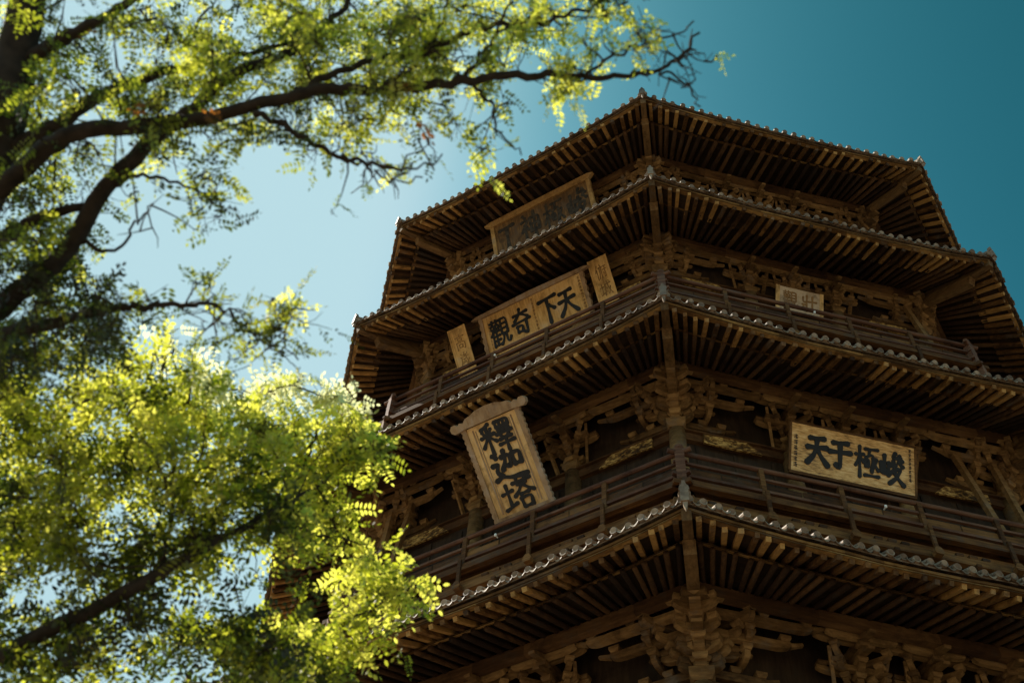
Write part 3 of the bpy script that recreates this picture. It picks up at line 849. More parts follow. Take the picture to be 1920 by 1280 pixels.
def stroke(mb, pts, width, o, ux, uy, uz, t0, t1, rnd):
    """one brush stroke: a ribbon with a heavy rounded head, a waist and a tapering or pressed tail"""
    P = [Vector((p[0], p[1], 0)) for p in pts]
    fine = []
    for a, b in zip(P, P[1:]):
        for q in range(5): fine.append(a.lerp(b, q / 5))
    fine.append(P[-1])
    for _ in range(2):
        fine = [fine[0]] + [(fine[i - 1] + fine[i] * 2 + fine[i + 1]) / 4 for i in range(1, len(fine) - 1)] + [fine[-1]]
    n = len(fine)
    dx, dy = P[-1] - P[0], 0
    d = P[-1] - P[0]
    falling = d.y < -25 and abs(d.x) > 14
    Lft, Rgt = [], []
    d0 = (fine[1] - fine[0]).normalized(); d1 = (fine[-1] - fine[-2]).normalized()
    prof = []
    for i, p in enumerate(fine):
        u = i / (n - 1)
        w = 1.12 - .42 * math.sin(math.pi * min(1, u * 1.1)) ** 1.2
        if falling and d.x < 0: w = 1.15 - .80 * u
        if falling and d.x > 0: w = .62 + .75 * min(1, u / .72) if u < .78 else max(.12, 1.37 * (1 - (u - .78) / .24))
        prof.append(max(.12, w) * width * .5 * rnd.uniform(.95, 1.06))
    for i, p in enumerate(fine):
        t = (fine[min(i + 1, n - 1)] - fine[max(i - 1, 0)]).normalized()
        nn = Vector((-t.y, t.x, 0))
        Lft.append(p + nn * prof[i]); Rgt.append(p - nn * prof[i])
    n0 = Vector((-d0.y, d0.x, 0)); n1 = Vector((-d1.y, d1.x, 0))
    head = [fine[0] - n0 * prof[0] * .6 - d0 * prof[0] * .55, fine[0] + n0 * prof[0] * .35 - d0 * prof[0] * .8]
    tail = [fine[-1] + n1 * prof[-1] * .5 + d1 * prof[-1] * .7, fine[-1] - n1 * prof[-1] * .5 + d1 * prof[-1] * .7]
    def W(p, t): return Vector(o) + Vector(ux) * p.x + Vector(uy) * p.y + Vector(uz) * t
    row0 = [head[1]] + Lft + [tail[0]]
    row1 = [head[0]] + Rgt + [tail[1]]
    m_ = len(row0)
    vs = [W(p, t1) for p in row0] + [W(p, t1) for p in row1] + [W(p, t0) for p in row0] + [W(p, t0) for p in row1]
    fs = []
    for i in range(m_ - 1):
        fs.append((i, m_ + i, m_ + i + 1, i + 1))
        fs.append((i, i + 1, 2 * m_ + i + 1, 2 * m_ + i))
        fs.append((m_ + i + 1, m_ + i, 3 * m_ + i, 3 * m_ + i + 1))
    fs.append((0, 2 * m_, 3 * m_, m_)); fs.append((m_ - 1, 2 * m_ - 1, 4 * m_ - 1, 3 * m_ - 1))
    mb.add(vs, fs)

def glyph(key, cx, cy, w, h, width, parent, mat, depth=.03):
    mb = MB()
    rnd = random.Random(hash(key) % 1 + len(key) * 7 + int(cx * 100))
    # strokes raised on the board face (board local: x right, y up, z out)
    for i, st in enumerate(GL[key]):
        ww = width * (1.0 if len(GL[key]) < 6 else .80 if len(GL[key]) < 11 else .62)
        # scale to the box by non-uniform axes; the width follows the mean scale
        pts = [(p[0] * w / 100, p[1] * h / 100) for p in st]
        stroke(mb, pts, ww * (w + h) / 200, (cx - w / 2, cy - h / 2, 0), (1, 0, 0), (0, 1, 0), (0, 0, 1), -.005, depth + .0007 * i, rnd)
    return mb.build('character', mat, parent)

def small_column(cx, y0, y1, n, w, parent, mat):
    """a column of small inscription characters too worn to read, as little raised brush marks"""
    mb = MB(); rnd = random.Random(int(cx * 1000) + n)
    hh = (y1 - y0) / n
    for i in range(n):
        yc = y0 + hh * (i + .5)
        for q in range(3):
            yy = yc + hh * (.26 - .26 * q)
            stroke(mb, [(-.45 * w, 0), (.45 * w * rnd.uniform(.5, 1), rnd.uniform(-.01, .01))], w * .22, (cx, yy, 0), (1, 0, 0), (0, 1, 0), (0, 0, 1), -.004, .008 + .0005 * q, rnd)
        stroke(mb, [(0, hh * .36), (rnd.uniform(-.02, .02), -hh * .36)], w * .22, (cx, yc, 0), (1, 0, 0), (0, 1, 0), (0, 0, 1), -.004, .0105, rnd)
    return mb.build('inscription', mat, parent)

def sign_root(name, label, k, x, n_top, z_top, n_bot, z_bot, dx=0.0):
    """Empty whose local x runs along face k, y up the leaning board, z out of it; origin at the board's centre"""
    rz = face_rz(k)
    ax = Vector((math.cos(rz), math.sin(rz), 0)); no = Vector((math.sin(rz), -math.cos(rz), 0))
    T = ax * (x - dx / 2) + no * n_top + Vector((0, 0, z_top)); B = ax * (x + dx / 2) + no * n_bot + Vector((0, 0, z_bot))
    y = (T - B).normalized()
    x_ = (ax - y * ax.dot(y)).normalized()
    z_ = x_.cross(y)
    o = bpy.data.objects.new(name, None)
    mm = Matrix((x_, y, z_)).transposed().to_4x4()
    mm.translation = (T + B) / 2
    o.matrix_world = mm
    link(o)
    o['label'] = label
    o['category'] = 'plaque'
    o['group'] = 'inscribed plaques hung on the pagoda'
    return o, (T - B).length

def scallop(L, n, amp, base):
    pts = []
    for i in range(n * 4 + 1):
        u = i / (n * 4)
        pts.append((base + amp * abs(math.sin(math.pi * u * n)), -L / 2 + L * u))
    return pts

# 1. the big upright board on the third storey
sg, H = sign_root('hanging_plaque', 'large upright golden wooden plaque with three black characters 釋迦塔 and a scalloped frame', -1, 0.72, 15.95, 27.22, 13.75, 25.2)
W_ = 1.92
b = MB(); b.box(-W_ / 2 + .1, W_ / 2 - .1, -H / 2 + .1, H / 2 - .05, -.07, 0)
b.build('board', M['plaque_pale'], sg)
f = MB()
for q in (-1, 1):
    sc = scallop(H + .05, 17, .035, .14)
    poly = [(0, -H / 2 - .02)] + sc + [(0, H / 2 + .02)]
    poly = [(q * (W_ / 2 - .11 + p[0]), p[1]) for p in poly]
    if q > 0: poly = poly
    else: poly = poly[::-1]
    f.prism(poly, (0, 0, 0), (1, 0, 0), (0, 1, 0), (0, 0, 1), -.09, .05)
    f.box(q * (W_ / 2 - .30) - .02, q * (W_ / 2 - .30) + .02, -H / 2 + .2, H / 2 - .15, -.02, .015)
    f.box(q * (W_ / 2 - .38) - .012, q * (W_ / 2 - .38) + .012, -H / 2 + .25, H / 2 - .2, -.02, .011)
f.box(-W_ / 2 + .03, W_ / 2 - .03, -H / 2 - .04, -H / 2 + .12, -.08, .04)
f.build('frame', M['frame_grey'], sg)
t = MB()
cres = [(-1.22, -.02), (-1.32, .06), (-1.34, .18), (-1.27, .27), (-1.15, .28), (-1.06, .20), (-.98, .27), (-.86, .22), (-.74, .33), (-.55, .36), (-.35, .44), (0, .47),
        (.35, .44), (.55, .36), (.74, .33), (.86, .22), (.98, .27), (1.06, .20), (1.15, .28), (1.27, .27), (1.34, .18), (1.32, .06), (1.22, -.02), (.9, .02), (-.9, .02)]
t.prism([(p[0] * .98, p[1] * .95) for p in cres][::-1], (0, H / 2 - .05, 0), (1, 0, 0), (0, 1, 0), (0, 0, 1), -.10, .10)
t.build('crest', M['frame_grey'], sg)
for key, cy in (('shi', .98), ('jia', .0), ('ta', -.98)):
    glyph(key, 0.02, cy * H / 3.3, 1.08, .99 * H / 3.15, 18.5, sg, M['ink'])

# 2. long board on the left face of the fourth storey
sg, H = sign_root('hanging_plaque', 'long golden plaque with four large black characters 觀奇下天 between two narrow upright boards', -1, 0.15, 13.42, 37.35, 12.55, 35.75)
W_ = 4.55
b = MB(); b.box(-W_ / 2 + .1, W_ / 2 - .1, -H / 2, H / 2, -.06, 0)
b.build('board', M['plaque'], sg)
f = MB()
for q in (-1, 1):
    poly = [(0, -H / 2)] + scallop(H, 6, .05, .12) + [(0, H / 2)]
    poly = [(q * (W_ / 2 - .12 + p[0]), p[1]) for p in poly]
    if q < 0: poly = poly[::-1]
    f.prism(poly, (0, 0, 0), (1, 0, 0), (0, 1, 0), (0, 0, 1), -.1, .05)
f.prism([(-W_ / 2 - .34, .03), (-W_ / 2 + .1, -.06), (W_ / 2 - .1, -.06), (W_ / 2 + .34, .03), (W_ / 2 + .1, .10), (1.2, .13), (0, .16), (-1.2, .13), (-W_ / 2 - .1, .10)], (0, H / 2, 0), (1, 0, 0), (0, 1, 0), (0, 0, 1), -.1, .08)
f.build('frame', M['frame_grey'], sg)
for key, cx in (('guan', -1.52), ('qi', -.58), ('xia', .62), ('tian', 1.40)):
    glyph(key, cx, -.02, .84, 1.16, 15, sg, M['ink'])
small_column(.02, -H / 2 + .1, H / 2 - .15, 10, .085, sg, M['brown_ink'])
small_column(-W_ / 2 + .30, -H / 2 + .15, H / 2 - .3, 9, .05, sg, M['brown_ink'])
small_column(W_ / 2 - .22, -H / 2 + .12, H / 2 - .15, 11, .09, sg, M['brown_ink'])

# 3. the two narrow boards
for x, lab, keys, nt_, zt_, nb_, zb_, dx in ((-3.06, 'narrow upright golden board with two brown characters, left of the long four character plaque', ('gao', 'sui'), 13.65, 37.15, 12.45, 35.55, .0),
                           (3.06, 'narrow upright golden board with two brown characters, right of the long four character plaque', ('yu2', 'cheng'), 13.45, 37.65, 12.45, 35.95, .0)):
    sg, H = sign_root('narrow_plaque', lab, -1, x, nt_, zt_, nb_, zb_, dx)
    b = MB(); b.box(-.39, .39, -H / 2, H / 2, -.05, 0); b.box(-.395, -.34, -H / 2, H / 2, 0, .012); b.box(.34, .395, -H / 2, H / 2, 0, .012)
    b.build('board', M['plaque'], sg)
    glyph(keys[0], .03, .36, .46, .62, 7, sg, M['brown_ink'], .012)
    glyph(keys[1], .03, -.36, .46, .62, 7, sg, M['brown_ink'], .012)

# 4. board of the third storey's right face
sg, H = sign_root('hanging_plaque', 'bright gold leaf plaque with four black characters 天于極峻 above the right balcony rail', 0, -0.10, 13.78, 27.58, 13.12, 26.20)
W_ = 3.86
b = MB(); b.box(-W_ / 2, W_ / 2, -H / 2, H / 2, -.06, 0)
b.build('board', M['plaque_flaked'], sg)
f = MB()
f.box(-W_ / 2 - .05, W_ / 2 + .05, -H / 2 - .09, -H / 2 - .002, -.08, .03)
f.box(-W_ / 2 - .05, W_ / 2 + .05, H / 2 + .002, H / 2 + .06, -.08, .02)
f.box(-W_ / 2 - .07, -W_ / 2 - .002, -H / 2, H / 2, -.08, .02)
f.box(W_ / 2 + .002, W_ / 2 + .07, -H / 2, H / 2, -.08, .02)
f.build('frame', M['beam'], sg)
for key, cx, cy in (('tian', -1.14, .06), ('yu', -.42, .04), ('ji', .42, -.02), ('jun', 1.2, -.04)):
    glyph(key, cx, cy, .76, 1.0, 19, sg, M['ink'])
small_column(-W_ / 2 + .14, -H / 2 + .12, H / 2 - .35, 6, .11, sg, M['ink'])
small_column(W_ / 2 - .14, -H / 2 + .4, H / 2 - .06, 8, .08, sg, M['ink'])

# 5. small pale board of the fourth storey's right face
sg, H = sign_root('hanging_plaque', 'small pale whitish plaque with two brown characters 觀壯 on the right face', 0, 0.0, 12.98, 36.52, 12.58, 35.62)
W_ = 1.82
b = MB(); b.box(-W_ / 2 + .14, W_ / 2 - .14, -H / 2, H / 2, -.05, 0)
b.build('board', M['plaque_white'], sg)
f = MB()
for q in (-1, 1):
    f = MB(); f.box(q * (W_ / 2 - .07) - .07, q * (W_ / 2 - .07) + .07, -H / 2 - .02, H / 2 + .02, -.055, .015)
    f.build('end_strip', M['plaque_pale'], sg)
glyph('guan', -.36, 0, .56, .66, 14, sg, M['brown_ink'], .015)
glyph('zhuang', .36, -.02, .56, .66, 15, sg, M['brown_ink'], .015)

# 6. dark old board of the top storey
sg, H = sign_root('hanging_plaque', 'old darkened plaque with faded characters 工神極峻 under the topmost eave', -1, 0.05, 13.02, 45.2, 12.2, 42.9)
W_ = 4.95
b = MB(); b.box(-W_ / 2 + .1, W_ / 2 - .1, -H / 2, H / 2, -.06, 0)
b.build('board', M['plaque_aged'], sg)
f = MB()
f.prism([(-W_ / 2 - .32, .08), (-W_ / 2, -.16), (W_ / 2, -.16), (W_ / 2 + .26, .08), (W_ / 2, .16), (-W_ / 2, .16)], (0, H / 2, 0), (1, 0, 0), (0, 1, 0), (0, 0, 1), -.1, .08)
for q in (-1, 1): f.box(q * (W_ / 2 - .05) - .09, q * (W_ / 2 - .05) + .09, -H / 2, H / 2 - .162, -.1, .06)
f.build('frame', M['plaque_edge'], sg)
for key, cx in (('gong', -1.75), ('shen', -.58), ('ji', .58), ('jun', 1.75)):
    glyph(key, cx, .05, .98, 1.65, 15, sg, M['faded_ink'], .012)

# small white lamps on the balcony rails
for k, x, n, z, lab in ((-1, -.02, 14.12, 24.36, 'tiny white lamp on the rail under the tall upright plaque'),
                        (-1, -.95, 13.76, 33.9, 'tiny white lamp on the rail under the long four character plaque'),
                        (0, -.2, 13.76, 33.95, 'tiny white lamp on the rail under the small pale plaque'),
                        (0, .02, 14.12, 24.3, 'tiny white lamp on the rail under the gold leaf plaque')):
    mb = MB()
    mb.tube([(0, 0, -.05), (0, 0, -.02), (0, 0, .03), (0, 0, .06)], [.015, .04, .04, .015], 10)
    mb.bar((0, .0, 0), (0, .12, 0), .03, .03)
    o = mb.build('lamp', M['white'])
    o.location = on_face(k, x, n, z); o.rotation_euler = (0, 0, face_rz(k))
    tag(o, lab, 'lamp', 'small white lamps on the balcony rails')

# ------------------------------------------------------------------ trees
def at(u, v, d):
    """point seen at (u, v) of the 1920 wide photograph, d metres from the lens"""
    r = _f + _r * ((u - 960) / FPX) - _u * ((v - 640) / FPX)
    return CAM + r.normalized() * d

def pix(p):
    """where a point falls in the 1920 wide frame"""
    q = Vector(p) - CAM
    w = q.dot(_f)
    return 960 + FPX * q.dot(_r) / w, 640 - FPX * q.dot(_u) / w

def catmull(P, n=6):
    P = [np.array(p, float) for p in P]
    Q = [2 * P[0] - P[1]] + P + [2 * P[-1] - P[-2]]
    out = []
    for i in range(1, len(Q) - 2):
        a, b, c, d = Q[i - 1], Q[i], Q[i + 1], Q[i + 2]
        for q in range(n):
            t = q / n
            out.append(.5 * (2 * b + (c - a) * t + (2 * a - 5 * b + 4 * c - d) * t * t + (3 * b - a - 3 * c + d) * t ** 3))
    out.append(P[-1])
    return out

class Tree:
    def __init__(self, name, label, base):
        self.root = tag(empty(name, base), label, 'tree', 'locust trees in front of the pagoda')
        self.base = Vector(base)
        self.nodes = []                # points on wood (position, radius)
        self.tw = MB()
        self.fr = []                   # fronds: origin, dir, normal, length, leaflets size, tone
        self.rnd = np.random.default_rng(int(abs(base[0]) * 100))
    def limb(self, pts, name='limb', wig=.012, n=6, sides=10, thin=1.0):
        Q = catmull([(*p[0], p[1]) for p in pts], n)
        mb = MB()
        P, Rr = [], []
        for q in Q:
            w = self.rnd.normal(0, wig, 3)
            rr = max(.003, q[3] * thin * (1 + self.rnd.normal(0, .035)))
            P.append(Vector(q[:3] + w * min(.6, .012 / q[3]))); Rr.append(rr)
            self.nodes.append((np.array(P[-1]), rr))
        mb.tube([p - self.base for p in P], Rr, sides)
        return mb.build(name, M['bark'], self.root, True)
    def px(self, lst, **kw):
        kw.setdefault('thin', .82)
        return self.limb([(at(u, v, d), r) for u, v, d, r in lst], **kw)
    def twig(self, a, b, r0, r1, sag=.0):
        a, b = np.array(a, float), np.array(b, float)
        L = np.linalg.norm(b - a)
        pts, rr = [], []
        n = max(3, int(L / .07))
        off = self.rnd.normal(0, .07 * L, 3)
        for i in range(n + 1):
            t = i / n
            p = a + (b - a) * t + off * math.sin(math.pi * t) + self.rnd.normal(0, .006, 3) + np.array([0, 0, -sag * t * t])
            pts.append(Vector(p) - self.base); rr.append(r0 + (r1 - r0) * t)
        self.tw.tube(pts, rr, 5)
        return [np.array(p + self.base) for p in pts]
    def sprout(self, count, lmin, lmax, umin=-50, umax=1320):
        """fine crooked side twigs along the limbs, each forking two or three times"""
        src = [q for q in self.nodes if .0028 < q[1] < .035]
        for _ in range(count):
            q, r = src[self.rnd.integers(len(src))]
            d = self.rnd.normal(0, 1, 3); d /= np.linalg.norm(d)
            L = self.rnd.uniform(lmin, lmax)
            uu, vv = pix(q)
            if uu > 1000: L = min(L, .16)
            p = q + d * L
            pu, pv = pix(p)
            if pu > 1330 or (pu > 840 and pv > 215): continue
            pts = self.twig(q, p, .0042, .0018)
            self.nodes += [(x, .002) for x in pts[1:]]
            for f in range(self.rnd.integers(1, 4)):
                a = pts[self.rnd.integers(1, len(pts))]
                e = d * .7 + self.rnd.normal(0, .55, 3); e /= np.linalg.norm(e)
                pt2 = self.twig(a, a + e * L * self.rnd.uniform(.35, .7), .0024, .0012)
                for q3 in ((len(pt2) // 2, -1) if pu < 1050 else ()):
                    dv = e + self.rnd.normal(0, .7, 3); dv /= np.linalg.norm(dv)
                    self.fr.append((pt2[q3], dv, self.rnd.normal(0, .7, 3) + np.array([0, 0, 1.]), self.rnd.uniform(.06, .12), .023, self.rnd.uniform(.12, .6)))
                self.nodes += [(x, .0015) for x in pt2[1:]]
                for g in range(self.rnd.integers(0, 3)):
                    a2 = pt2[self.rnd.integers(1, len(pt2))]
                    e2 = e * .6 + self.rnd.normal(0, .6, 3); e2 /= np.linalg.norm(e2)
                    self.twig(a2, a2 + e2 * L * self.rnd.uniform(.15, .35), .0016, .0009)
    def nearest(self, p, prefer=None):
        A = self._np if hasattr(self, '_np') else np.array([q[0] for q in self.nodes])
        d = np.linalg.norm(A - p, axis=1)
        return A[np.argmin(d)], d.min()
    def cluster(self, p, size, nf, flen, lsz, tone, bare=0.0):
        """a leafy twig reaching p from the nearest wood, with fronds along its outer half"""
        self._np = np.array([q[0] for q in self.nodes])
        q, d = self.nearest(p)
        tone = tone if tone > .85 else min(.80, tone + self.rnd.normal(0, .2))
        pts = self.twig(q, p, .0045 + .004 * min(1, d), .0015)
        self.nodes += [(x, .002) for x in pts[1::2]]
        for i in range(nf):
            if self.rnd.random() < bare: continue
            t = self.rnd.uniform(.25, 1.0)
            o = pts[min(len(pts) - 1, int(t * len(pts)))] + self.rnd.normal(0, size * .42, 3)
            # short stalk carrying the fronds
            dv = self.rnd.normal(0, 1, 3); dv[2] -= .35; dv /= np.linalg.norm(dv)
            self.tw.tube([Vector(pts[-1 if t > .7 else len(pts) // 2]) - self.base, Vector(o) - self.base], [.0016, .001], 3, cap=False)
            nv = self.rnd.normal(0, .75, 3) + np.array([0, 0, 1.0])
            self.fr.append((o, dv, nv, flen * self.rnd.uniform(.65, 1.2), lsz * self.rnd.uniform(.8, 1.2), tone if tone > .85 else np.clip(tone + self.rnd.normal(0, .15), 0, .80)))
    def blob(self, u, v, du, dv, d0, d1, count, size=.16, nf=6, flen=.15, lsz=.030, tone=.5, bare=0.0):
        for _ in range(count):
            a = self.rnd.uniform(0, 2 * math.pi); r = math.sqrt(self.rnd.random())
            p = np.array(at(u + du * r * math.cos(a), v + dv * r * math.sin(a), self.rnd.uniform(d0, d1)))
            self.cluster(p, size, nf, flen, lsz, tone, bare)
    def finish(self):
        self.tw.build('twigs', M['twig'], self.root)
        V, T = [], []
        stem = MB()
        for (o, dv, nv, L, ls, tone) in self.fr:
            nv = nv - dv * nv.dot(dv); nv /= np.linalg.norm(nv)
            sv = np.cross(dv, nv)
            npair = max(4, int(L / (ls * .62)))
            droop = self.rnd.uniform(.1, .5)
            for i in range(npair + 1):
                t = (i + 1) / (npair + 1)
                c = o + dv * L * t - np.array([0, 0, droop * L * t * t * .6])
                for sg_ in ((-1, 1) if i < npair else (0,)):
                    ld = (sv * sg_ * .9 + dv * (.35 if sg_ else 1) + nv * self.rnd.normal(.0, .25))
                    ld /= np.linalg.norm(ld)
                    l = ls * self.rnd.uniform(.75, 1.15) * (1 - .35 * abs(t - .45))
                    wv = np.cross(nv + self.rnd.normal(0, .35, 3), ld); wv /= (np.linalg.norm(wv) + 1e-6)
                    w = l * .23
                    b0 = c + ld * l * .06
                    up = nv * l * .06
                    V += [b0, b0 + ld * l * .32 + wv * w + up, b0 + ld * l * .68 + wv * w * .92 + up, b0 + ld * l, b0 + ld * l * .68 - wv * w * .92 + up, b0 + ld * l * .32 - wv * w + up]
                    T.append(tone if tone > .85 else min(.80, max(0, tone + self.rnd.normal(0, .06))))
        V = np.array(V) - np.array(self.base)
        nl = len(T)
        me = bpy.data.meshes.new('crown')
        me.vertices.add(len(V)); me.vertices.foreach_set('co', V.astype(np.float32).ravel())
        me.loops.add(nl * 6); me.loops.foreach_set('vertex_index', np.arange(nl * 6, dtype=np.int32))
        me.polygons.add(nl); me.polygons.foreach_set('loop_start', np.arange(0, nl * 6, 6, dtype=np.int32))
        me.polygons.foreach_set('loop_total', np.full(nl, 6, dtype=np.int32))
        me.update(calc_edges=True)
        at_ = me.attributes.new('tone', 'FLOAT', 'FACE')
        at_.data.foreach_set('value', np.array(T, dtype=np.float32))
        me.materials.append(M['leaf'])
        link(bpy.data.objects.new('crown', me), self.root)
        print('leaflets', nl)

# --- tree whose long limbs arch over the top of the view
t1 = Tree('locust_tree', 'dark barked locust tree reaching its long arching limbs over the top left of the sky', (-3.35, -34.5, 0))
B = t1.base
trk = [(B, .17), (B + Vector((.05, .0, 1.6)), .145), (B + Vector((-.02, .03, 3.2)), .13), (at(-150, 640, 5.0), .12), (at(-60, 400, 4.9), .11), (at(0, 220, 4.9), .095), (at(30, 110, 5.0), .08), (at(55, -20, 5.1), .065), (at(90, -260, 5.3), .05)]
t1.limb(trk, 'trunk', sides=14)
t1.px([(-150, 560, 5.0, .06), (-30, 390, 4.6, .048), (60, 300, 4.5, .042), (140, 250, 4.4, .038), (270, 236, 4.3, .034), (420, 214, 4.25, .031), (520, 185, 4.2, .028), (640, 166, 4.2, .026), (760, 166, 4.2, .024), (880, 150, 4.25, .021), (1010, 137, 4.3, .018), (1110, 145, 4.3, .014), (1200, 140, 4.35, .011), (1270, 112, 4.4, .008), (1310, 62, 4.45, .005)])
t1.px([(-170, 760, 4.9, .07), (-40, 610, 4.6, .055), (70, 520, 4.5, .047), (140, 450, 4.5, .042), (200, 350, 4.5, .039), (280, 268, 4.5, .035), (350, 215, 4.5, .03), (430, 140, 4.55, .026), (520, 110, 4.6, .02), (600, 60, 4.6, .016), (660, -10, 4.7, .012), (700, -80, 4.7, .008)])
t1.px([(480, 215, 4.2, .014), (560, 250, 4.15, .012), (620, 285, 4.1, .011), (690, 305, 4.1, .009), (760, 318, 4.1, .006), (825, 300, 4.1, .003)])
t1.px([(640, 290, 4.1, .007), (700, 320, 4.05, .006), (740, 340, 4.05, .004), (790, 332, 4.0, .0025)])
t1.px([(-150, 640, 4.9, .05), (-20, 628, 4.5, .036), (80, 612, 4.4, .03), (170, 590, 4.35, .022), (250, 575, 4.3, .016), (340, 572, 4.3, .012), (400, 572, 4.3, .009), (440, 598, 4.3, .007), (480, 625, 4.3, .005), (545, 622, 4.3, .003)])
t1.px([(440, 598, 4.3, .006), (480, 632, 4.3, .005), (510, 655, 4.3, .004), (555, 668, 4.3, .0025)])
t1.px([(20, 130, 5.0, .045), (110, 80, 4.9, .035), (180, 40, 4.8, .026), (260, -10, 4.8, .02), (340, -80, 4.9, .014)])
t1.px([(-40, 300, 4.9, .04), (80, 250, 4.8, .034), (170, 190, 4.7, .029), (260, 150, 4.7, .024), (380, 118, 4.7, .018), (470, 100, 4.7, .013), (580, 70, 4.7, .008)])
t1.px([(560, 178, 4.2, .018), (640, 135, 4.3, .016), (740, 105, 4.35, .015), (830, 80, 4.35, .014), (930, 45, 4.4, .012), (1010, 40, 4.4, .010), (1100, 15, 4.45, .007), (1180, -20, 4.5, .005)])
t1.px([(1100, 140, 4.3, .008), (1150, 105, 4.3, .007), (1210, 82, 4.35, .006), (1270, 62, 4.4, .004), (1300, 40, 4.4, .003)])
t1.px([(1180, 142, 4.35, .008), (1250, 140, 4.35, .006), (1290, 165, 4.35, .005), (1312, 205, 4.35, .003)])
t1.px([(880, 152, 4.25, .008), (920, 195, 4.2, .007), (935, 250, 4.2, .005), (980, 285, 4.2, .003)])
t1.px([(860, 152, 4.25, .009), (900, 110, 4.25, .008), (930, 60, 4.3, .007), (960, 0, 4.3, .005)])
t1.px([(700, 168, 4.2, .010), (780, 120, 4.25, .008), (830, 40, 4.3, .006), (840, -30, 4.3, .004)])
t1.px([(200, 350, 4.5, .012), (270, 330, 4.45, .009), (340, 345, 4.4, .006), (400, 375, 4.4, .003)])
t1.px([(140, 450, 4.5, .012), (215, 470, 4.45, .008), (260, 410, 4.4, .005), (290, 380, 4.4, .003)])
t1.px([(-40, 470, 4.7, .035), (40, 425, 4.6, .03), (110, 400, 4.55, .024), (180, 385, 4.5, .018)])
for (u, v, L) in ((1150, 105, 60), (1200, 85, 70), (1260, 110, 60), (1240, 140, 60), (1290, 165, 40), (1300, 70, 50), (1230, 70, 55), (1280, 130, 45), (960, 140, 70), (930, 230, 50), (800, 120, 80), (760, 310, 45), (700, 320, 45), (730, 335, 40), (560, 250, 60), (400, 572, 60), (460, 610, 50), (500, 645, 45), (340, 572, 60), (1010, 140, 60), (1050, 140, 50), (380, 360, 50), (270, 410, 60), (650, 290, 60)):
    for _ in range(3):
        a = t1.rnd.uniform(0, 2 * math.pi)
        q = np.array(at(u, v, 4.3))
        t1._np = np.array([z[0] for z in t1.nodes])
        s0, _d = t1.nearest(q)
        e = np.array(at(u + L * math.cos(a), v + L * math.sin(a), 4.3 + t1.rnd.uniform(-.15, .15)))
        pts = t1.twig(s0, e, .0035, .0012)
        t1.nodes += [(x, .002) for x in pts[1:]]
t1.sprout(90, .10, .26)
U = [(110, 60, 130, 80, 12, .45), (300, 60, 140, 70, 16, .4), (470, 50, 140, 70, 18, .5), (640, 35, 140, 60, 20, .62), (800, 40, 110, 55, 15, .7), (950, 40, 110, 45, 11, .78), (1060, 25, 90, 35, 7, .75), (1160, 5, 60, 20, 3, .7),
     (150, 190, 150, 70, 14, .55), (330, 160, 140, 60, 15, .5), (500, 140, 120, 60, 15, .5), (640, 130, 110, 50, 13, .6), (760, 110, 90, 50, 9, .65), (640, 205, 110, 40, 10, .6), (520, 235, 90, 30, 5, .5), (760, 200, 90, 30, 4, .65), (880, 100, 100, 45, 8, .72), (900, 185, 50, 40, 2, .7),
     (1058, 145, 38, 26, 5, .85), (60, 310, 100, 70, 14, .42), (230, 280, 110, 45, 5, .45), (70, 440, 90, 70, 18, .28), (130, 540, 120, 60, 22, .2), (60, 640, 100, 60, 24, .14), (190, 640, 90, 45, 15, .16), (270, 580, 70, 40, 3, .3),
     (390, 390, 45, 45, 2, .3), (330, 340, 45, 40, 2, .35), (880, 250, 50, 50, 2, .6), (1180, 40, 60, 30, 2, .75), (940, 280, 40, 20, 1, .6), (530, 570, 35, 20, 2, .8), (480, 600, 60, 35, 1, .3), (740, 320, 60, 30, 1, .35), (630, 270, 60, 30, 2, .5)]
for (u, v, du, dv, n, tone) in U:  # tone also paints in bright lit fringes and shaded olive masses
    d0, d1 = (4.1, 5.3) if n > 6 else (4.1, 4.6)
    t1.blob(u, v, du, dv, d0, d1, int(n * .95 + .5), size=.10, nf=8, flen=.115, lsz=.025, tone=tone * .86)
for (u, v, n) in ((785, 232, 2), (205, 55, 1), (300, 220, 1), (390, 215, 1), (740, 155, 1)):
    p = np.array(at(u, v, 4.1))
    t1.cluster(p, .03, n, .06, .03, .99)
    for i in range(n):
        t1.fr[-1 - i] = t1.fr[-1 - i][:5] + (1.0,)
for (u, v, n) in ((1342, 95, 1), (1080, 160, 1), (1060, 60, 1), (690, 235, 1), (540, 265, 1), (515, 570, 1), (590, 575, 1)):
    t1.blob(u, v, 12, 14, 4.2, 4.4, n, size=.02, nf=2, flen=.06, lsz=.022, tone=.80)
t1.finish()

# --- tree whose sunlit crown fills the lower left corner
t2 = Tree('locust_tree', 'bright yellow green locust tree with a dense sunlit crown at the lower left', (-6.2, -32.0, 0))
B = t2.base
t2.limb([(B, .2), (B + Vector((.1, .1, 1.8)), .17), (at(-420, 1420, 6.3), .14), (at(-300, 1250, 6.2), .11), (at(-260, 1050, 6.2), .09), (at(-220, 850, 6.3), .06), (at(-180, 700, 6.5), .03)], 'trunk', sides=14)
t2.px(thin=.66, lst=[(-330, 1330, 6.2, .08), (-120, 1275, 5.8, .055), (0, 1232, 5.25, .052), (90, 1180, 5.0, .048), (200, 1130, 4.85, .043), (300, 1072, 4.8, .038), (380, 1025, 4.85, .032), (460, 985, 5.0, .024), (540, 945, 5.25, .017), (610, 900, 5.6, .009), (690, 830, 5.8, .005)])
t2.px([(-270, 1100, 6.2, .06), (-60, 1010, 5.9, .04), (80, 960, 5.8, .03), (180, 880, 5.7, .023), (260, 800, 5.7, .017), (300, 720, 5.7, .011), (310, 660, 5.7, .006)])
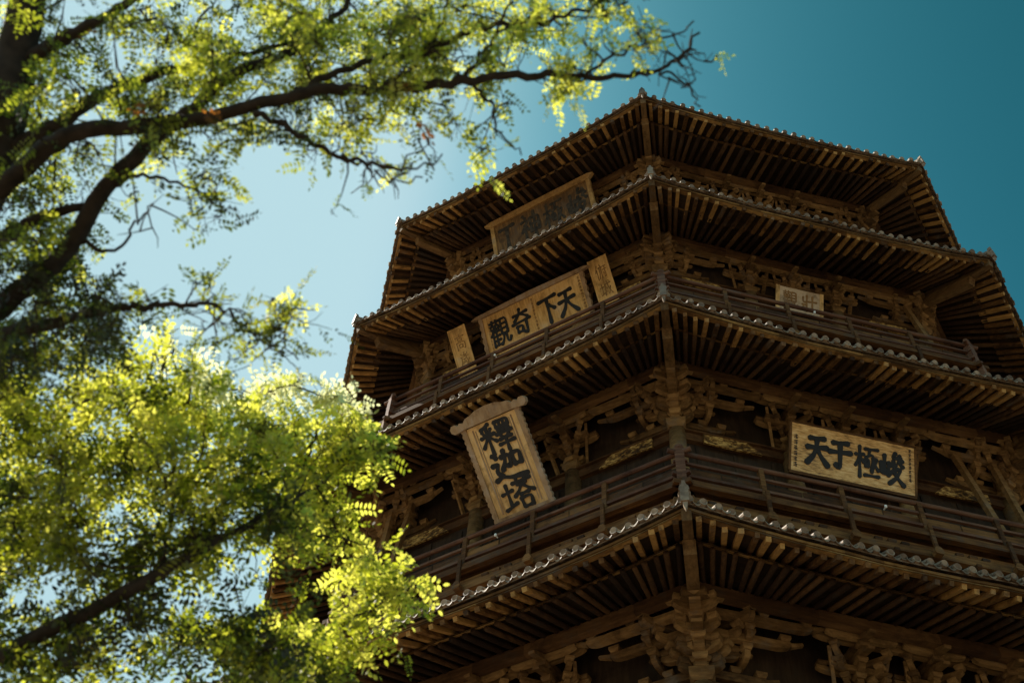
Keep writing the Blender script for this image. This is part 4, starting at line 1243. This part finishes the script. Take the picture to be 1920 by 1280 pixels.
t2.px([(-240, 960, 6.2, .05), (-60, 880, 6.0, .03), (60, 820, 5.9, .02), (130, 770, 5.8, .012), (180, 720, 5.8, .006)])
t2.px([(200, 1130, 4.87, .020), (320, 1165, 5.4, .014), (430, 1190, 5.45, .011), (540, 1190, 5.55, .009), (640, 1170, 5.65, .007), (720, 1130, 5.75, .005), (785, 1090, 5.8, .003)])
t2.px([(430, 1190, 5.45, .008), (520, 1230, 5.6, .006), (620, 1260, 5.7, .004)])
t2.px([(460, 985, 5.02, .012), (570, 1000, 5.5, .008), (650, 1010, 5.65, .006), (720, 1030, 5.8, .003)])
t2.px([(300, 1072, 4.82, .012), (320, 980, 5.4, .010), (330, 880, 5.5, .008), (310, 770, 5.6, .005)])
t2.px([(380, 1025, 4.87, .014), (430, 920, 5.4, .009), (480, 840, 5.4, .006), (500, 780, 5.4, .004)])
t2.px([(540, 950, 5.4, .008), (580, 860, 5.5, .006), (600, 790, 5.5, .004)])
t2.sprout(70, .12, .35)
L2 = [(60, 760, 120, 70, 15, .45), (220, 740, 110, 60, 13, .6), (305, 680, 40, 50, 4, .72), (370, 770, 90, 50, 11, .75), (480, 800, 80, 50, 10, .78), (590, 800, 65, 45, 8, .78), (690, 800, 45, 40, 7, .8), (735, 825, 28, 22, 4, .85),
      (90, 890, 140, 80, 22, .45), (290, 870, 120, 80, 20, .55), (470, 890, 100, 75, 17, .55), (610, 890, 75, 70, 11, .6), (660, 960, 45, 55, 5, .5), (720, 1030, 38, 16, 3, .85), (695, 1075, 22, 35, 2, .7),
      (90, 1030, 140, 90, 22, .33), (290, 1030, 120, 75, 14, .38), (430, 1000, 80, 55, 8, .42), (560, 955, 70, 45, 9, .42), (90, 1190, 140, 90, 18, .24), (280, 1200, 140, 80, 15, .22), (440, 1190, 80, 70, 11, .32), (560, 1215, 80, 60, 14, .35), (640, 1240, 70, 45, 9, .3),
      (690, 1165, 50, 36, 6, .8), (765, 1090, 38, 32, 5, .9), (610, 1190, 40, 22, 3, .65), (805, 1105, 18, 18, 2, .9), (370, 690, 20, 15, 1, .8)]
for (u, v, du, dv, n, tone) in L2:  # sunlit top and tips get high tone, shaded lower crown low tone
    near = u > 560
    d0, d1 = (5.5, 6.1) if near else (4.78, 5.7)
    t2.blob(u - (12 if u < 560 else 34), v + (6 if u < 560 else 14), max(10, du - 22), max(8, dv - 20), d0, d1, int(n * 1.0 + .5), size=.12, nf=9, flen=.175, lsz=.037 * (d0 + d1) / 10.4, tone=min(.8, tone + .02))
for (u, v, du, dv, n) in ((420, 730, 45, 16, 6), (500, 730, 25, 16, 5), (545, 722, 30, 16, 6), (605, 745, 38, 14, 6), (322, 638, 8, 18, 2), (370, 685, 16, 14, 3), (460, 750, 60, 14, 4), (655, 750, 20, 8, 2)):  # near-white clumps painting overexposed leaf highlights along the crown's top
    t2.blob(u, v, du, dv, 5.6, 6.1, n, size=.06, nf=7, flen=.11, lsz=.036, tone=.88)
t2.finish()
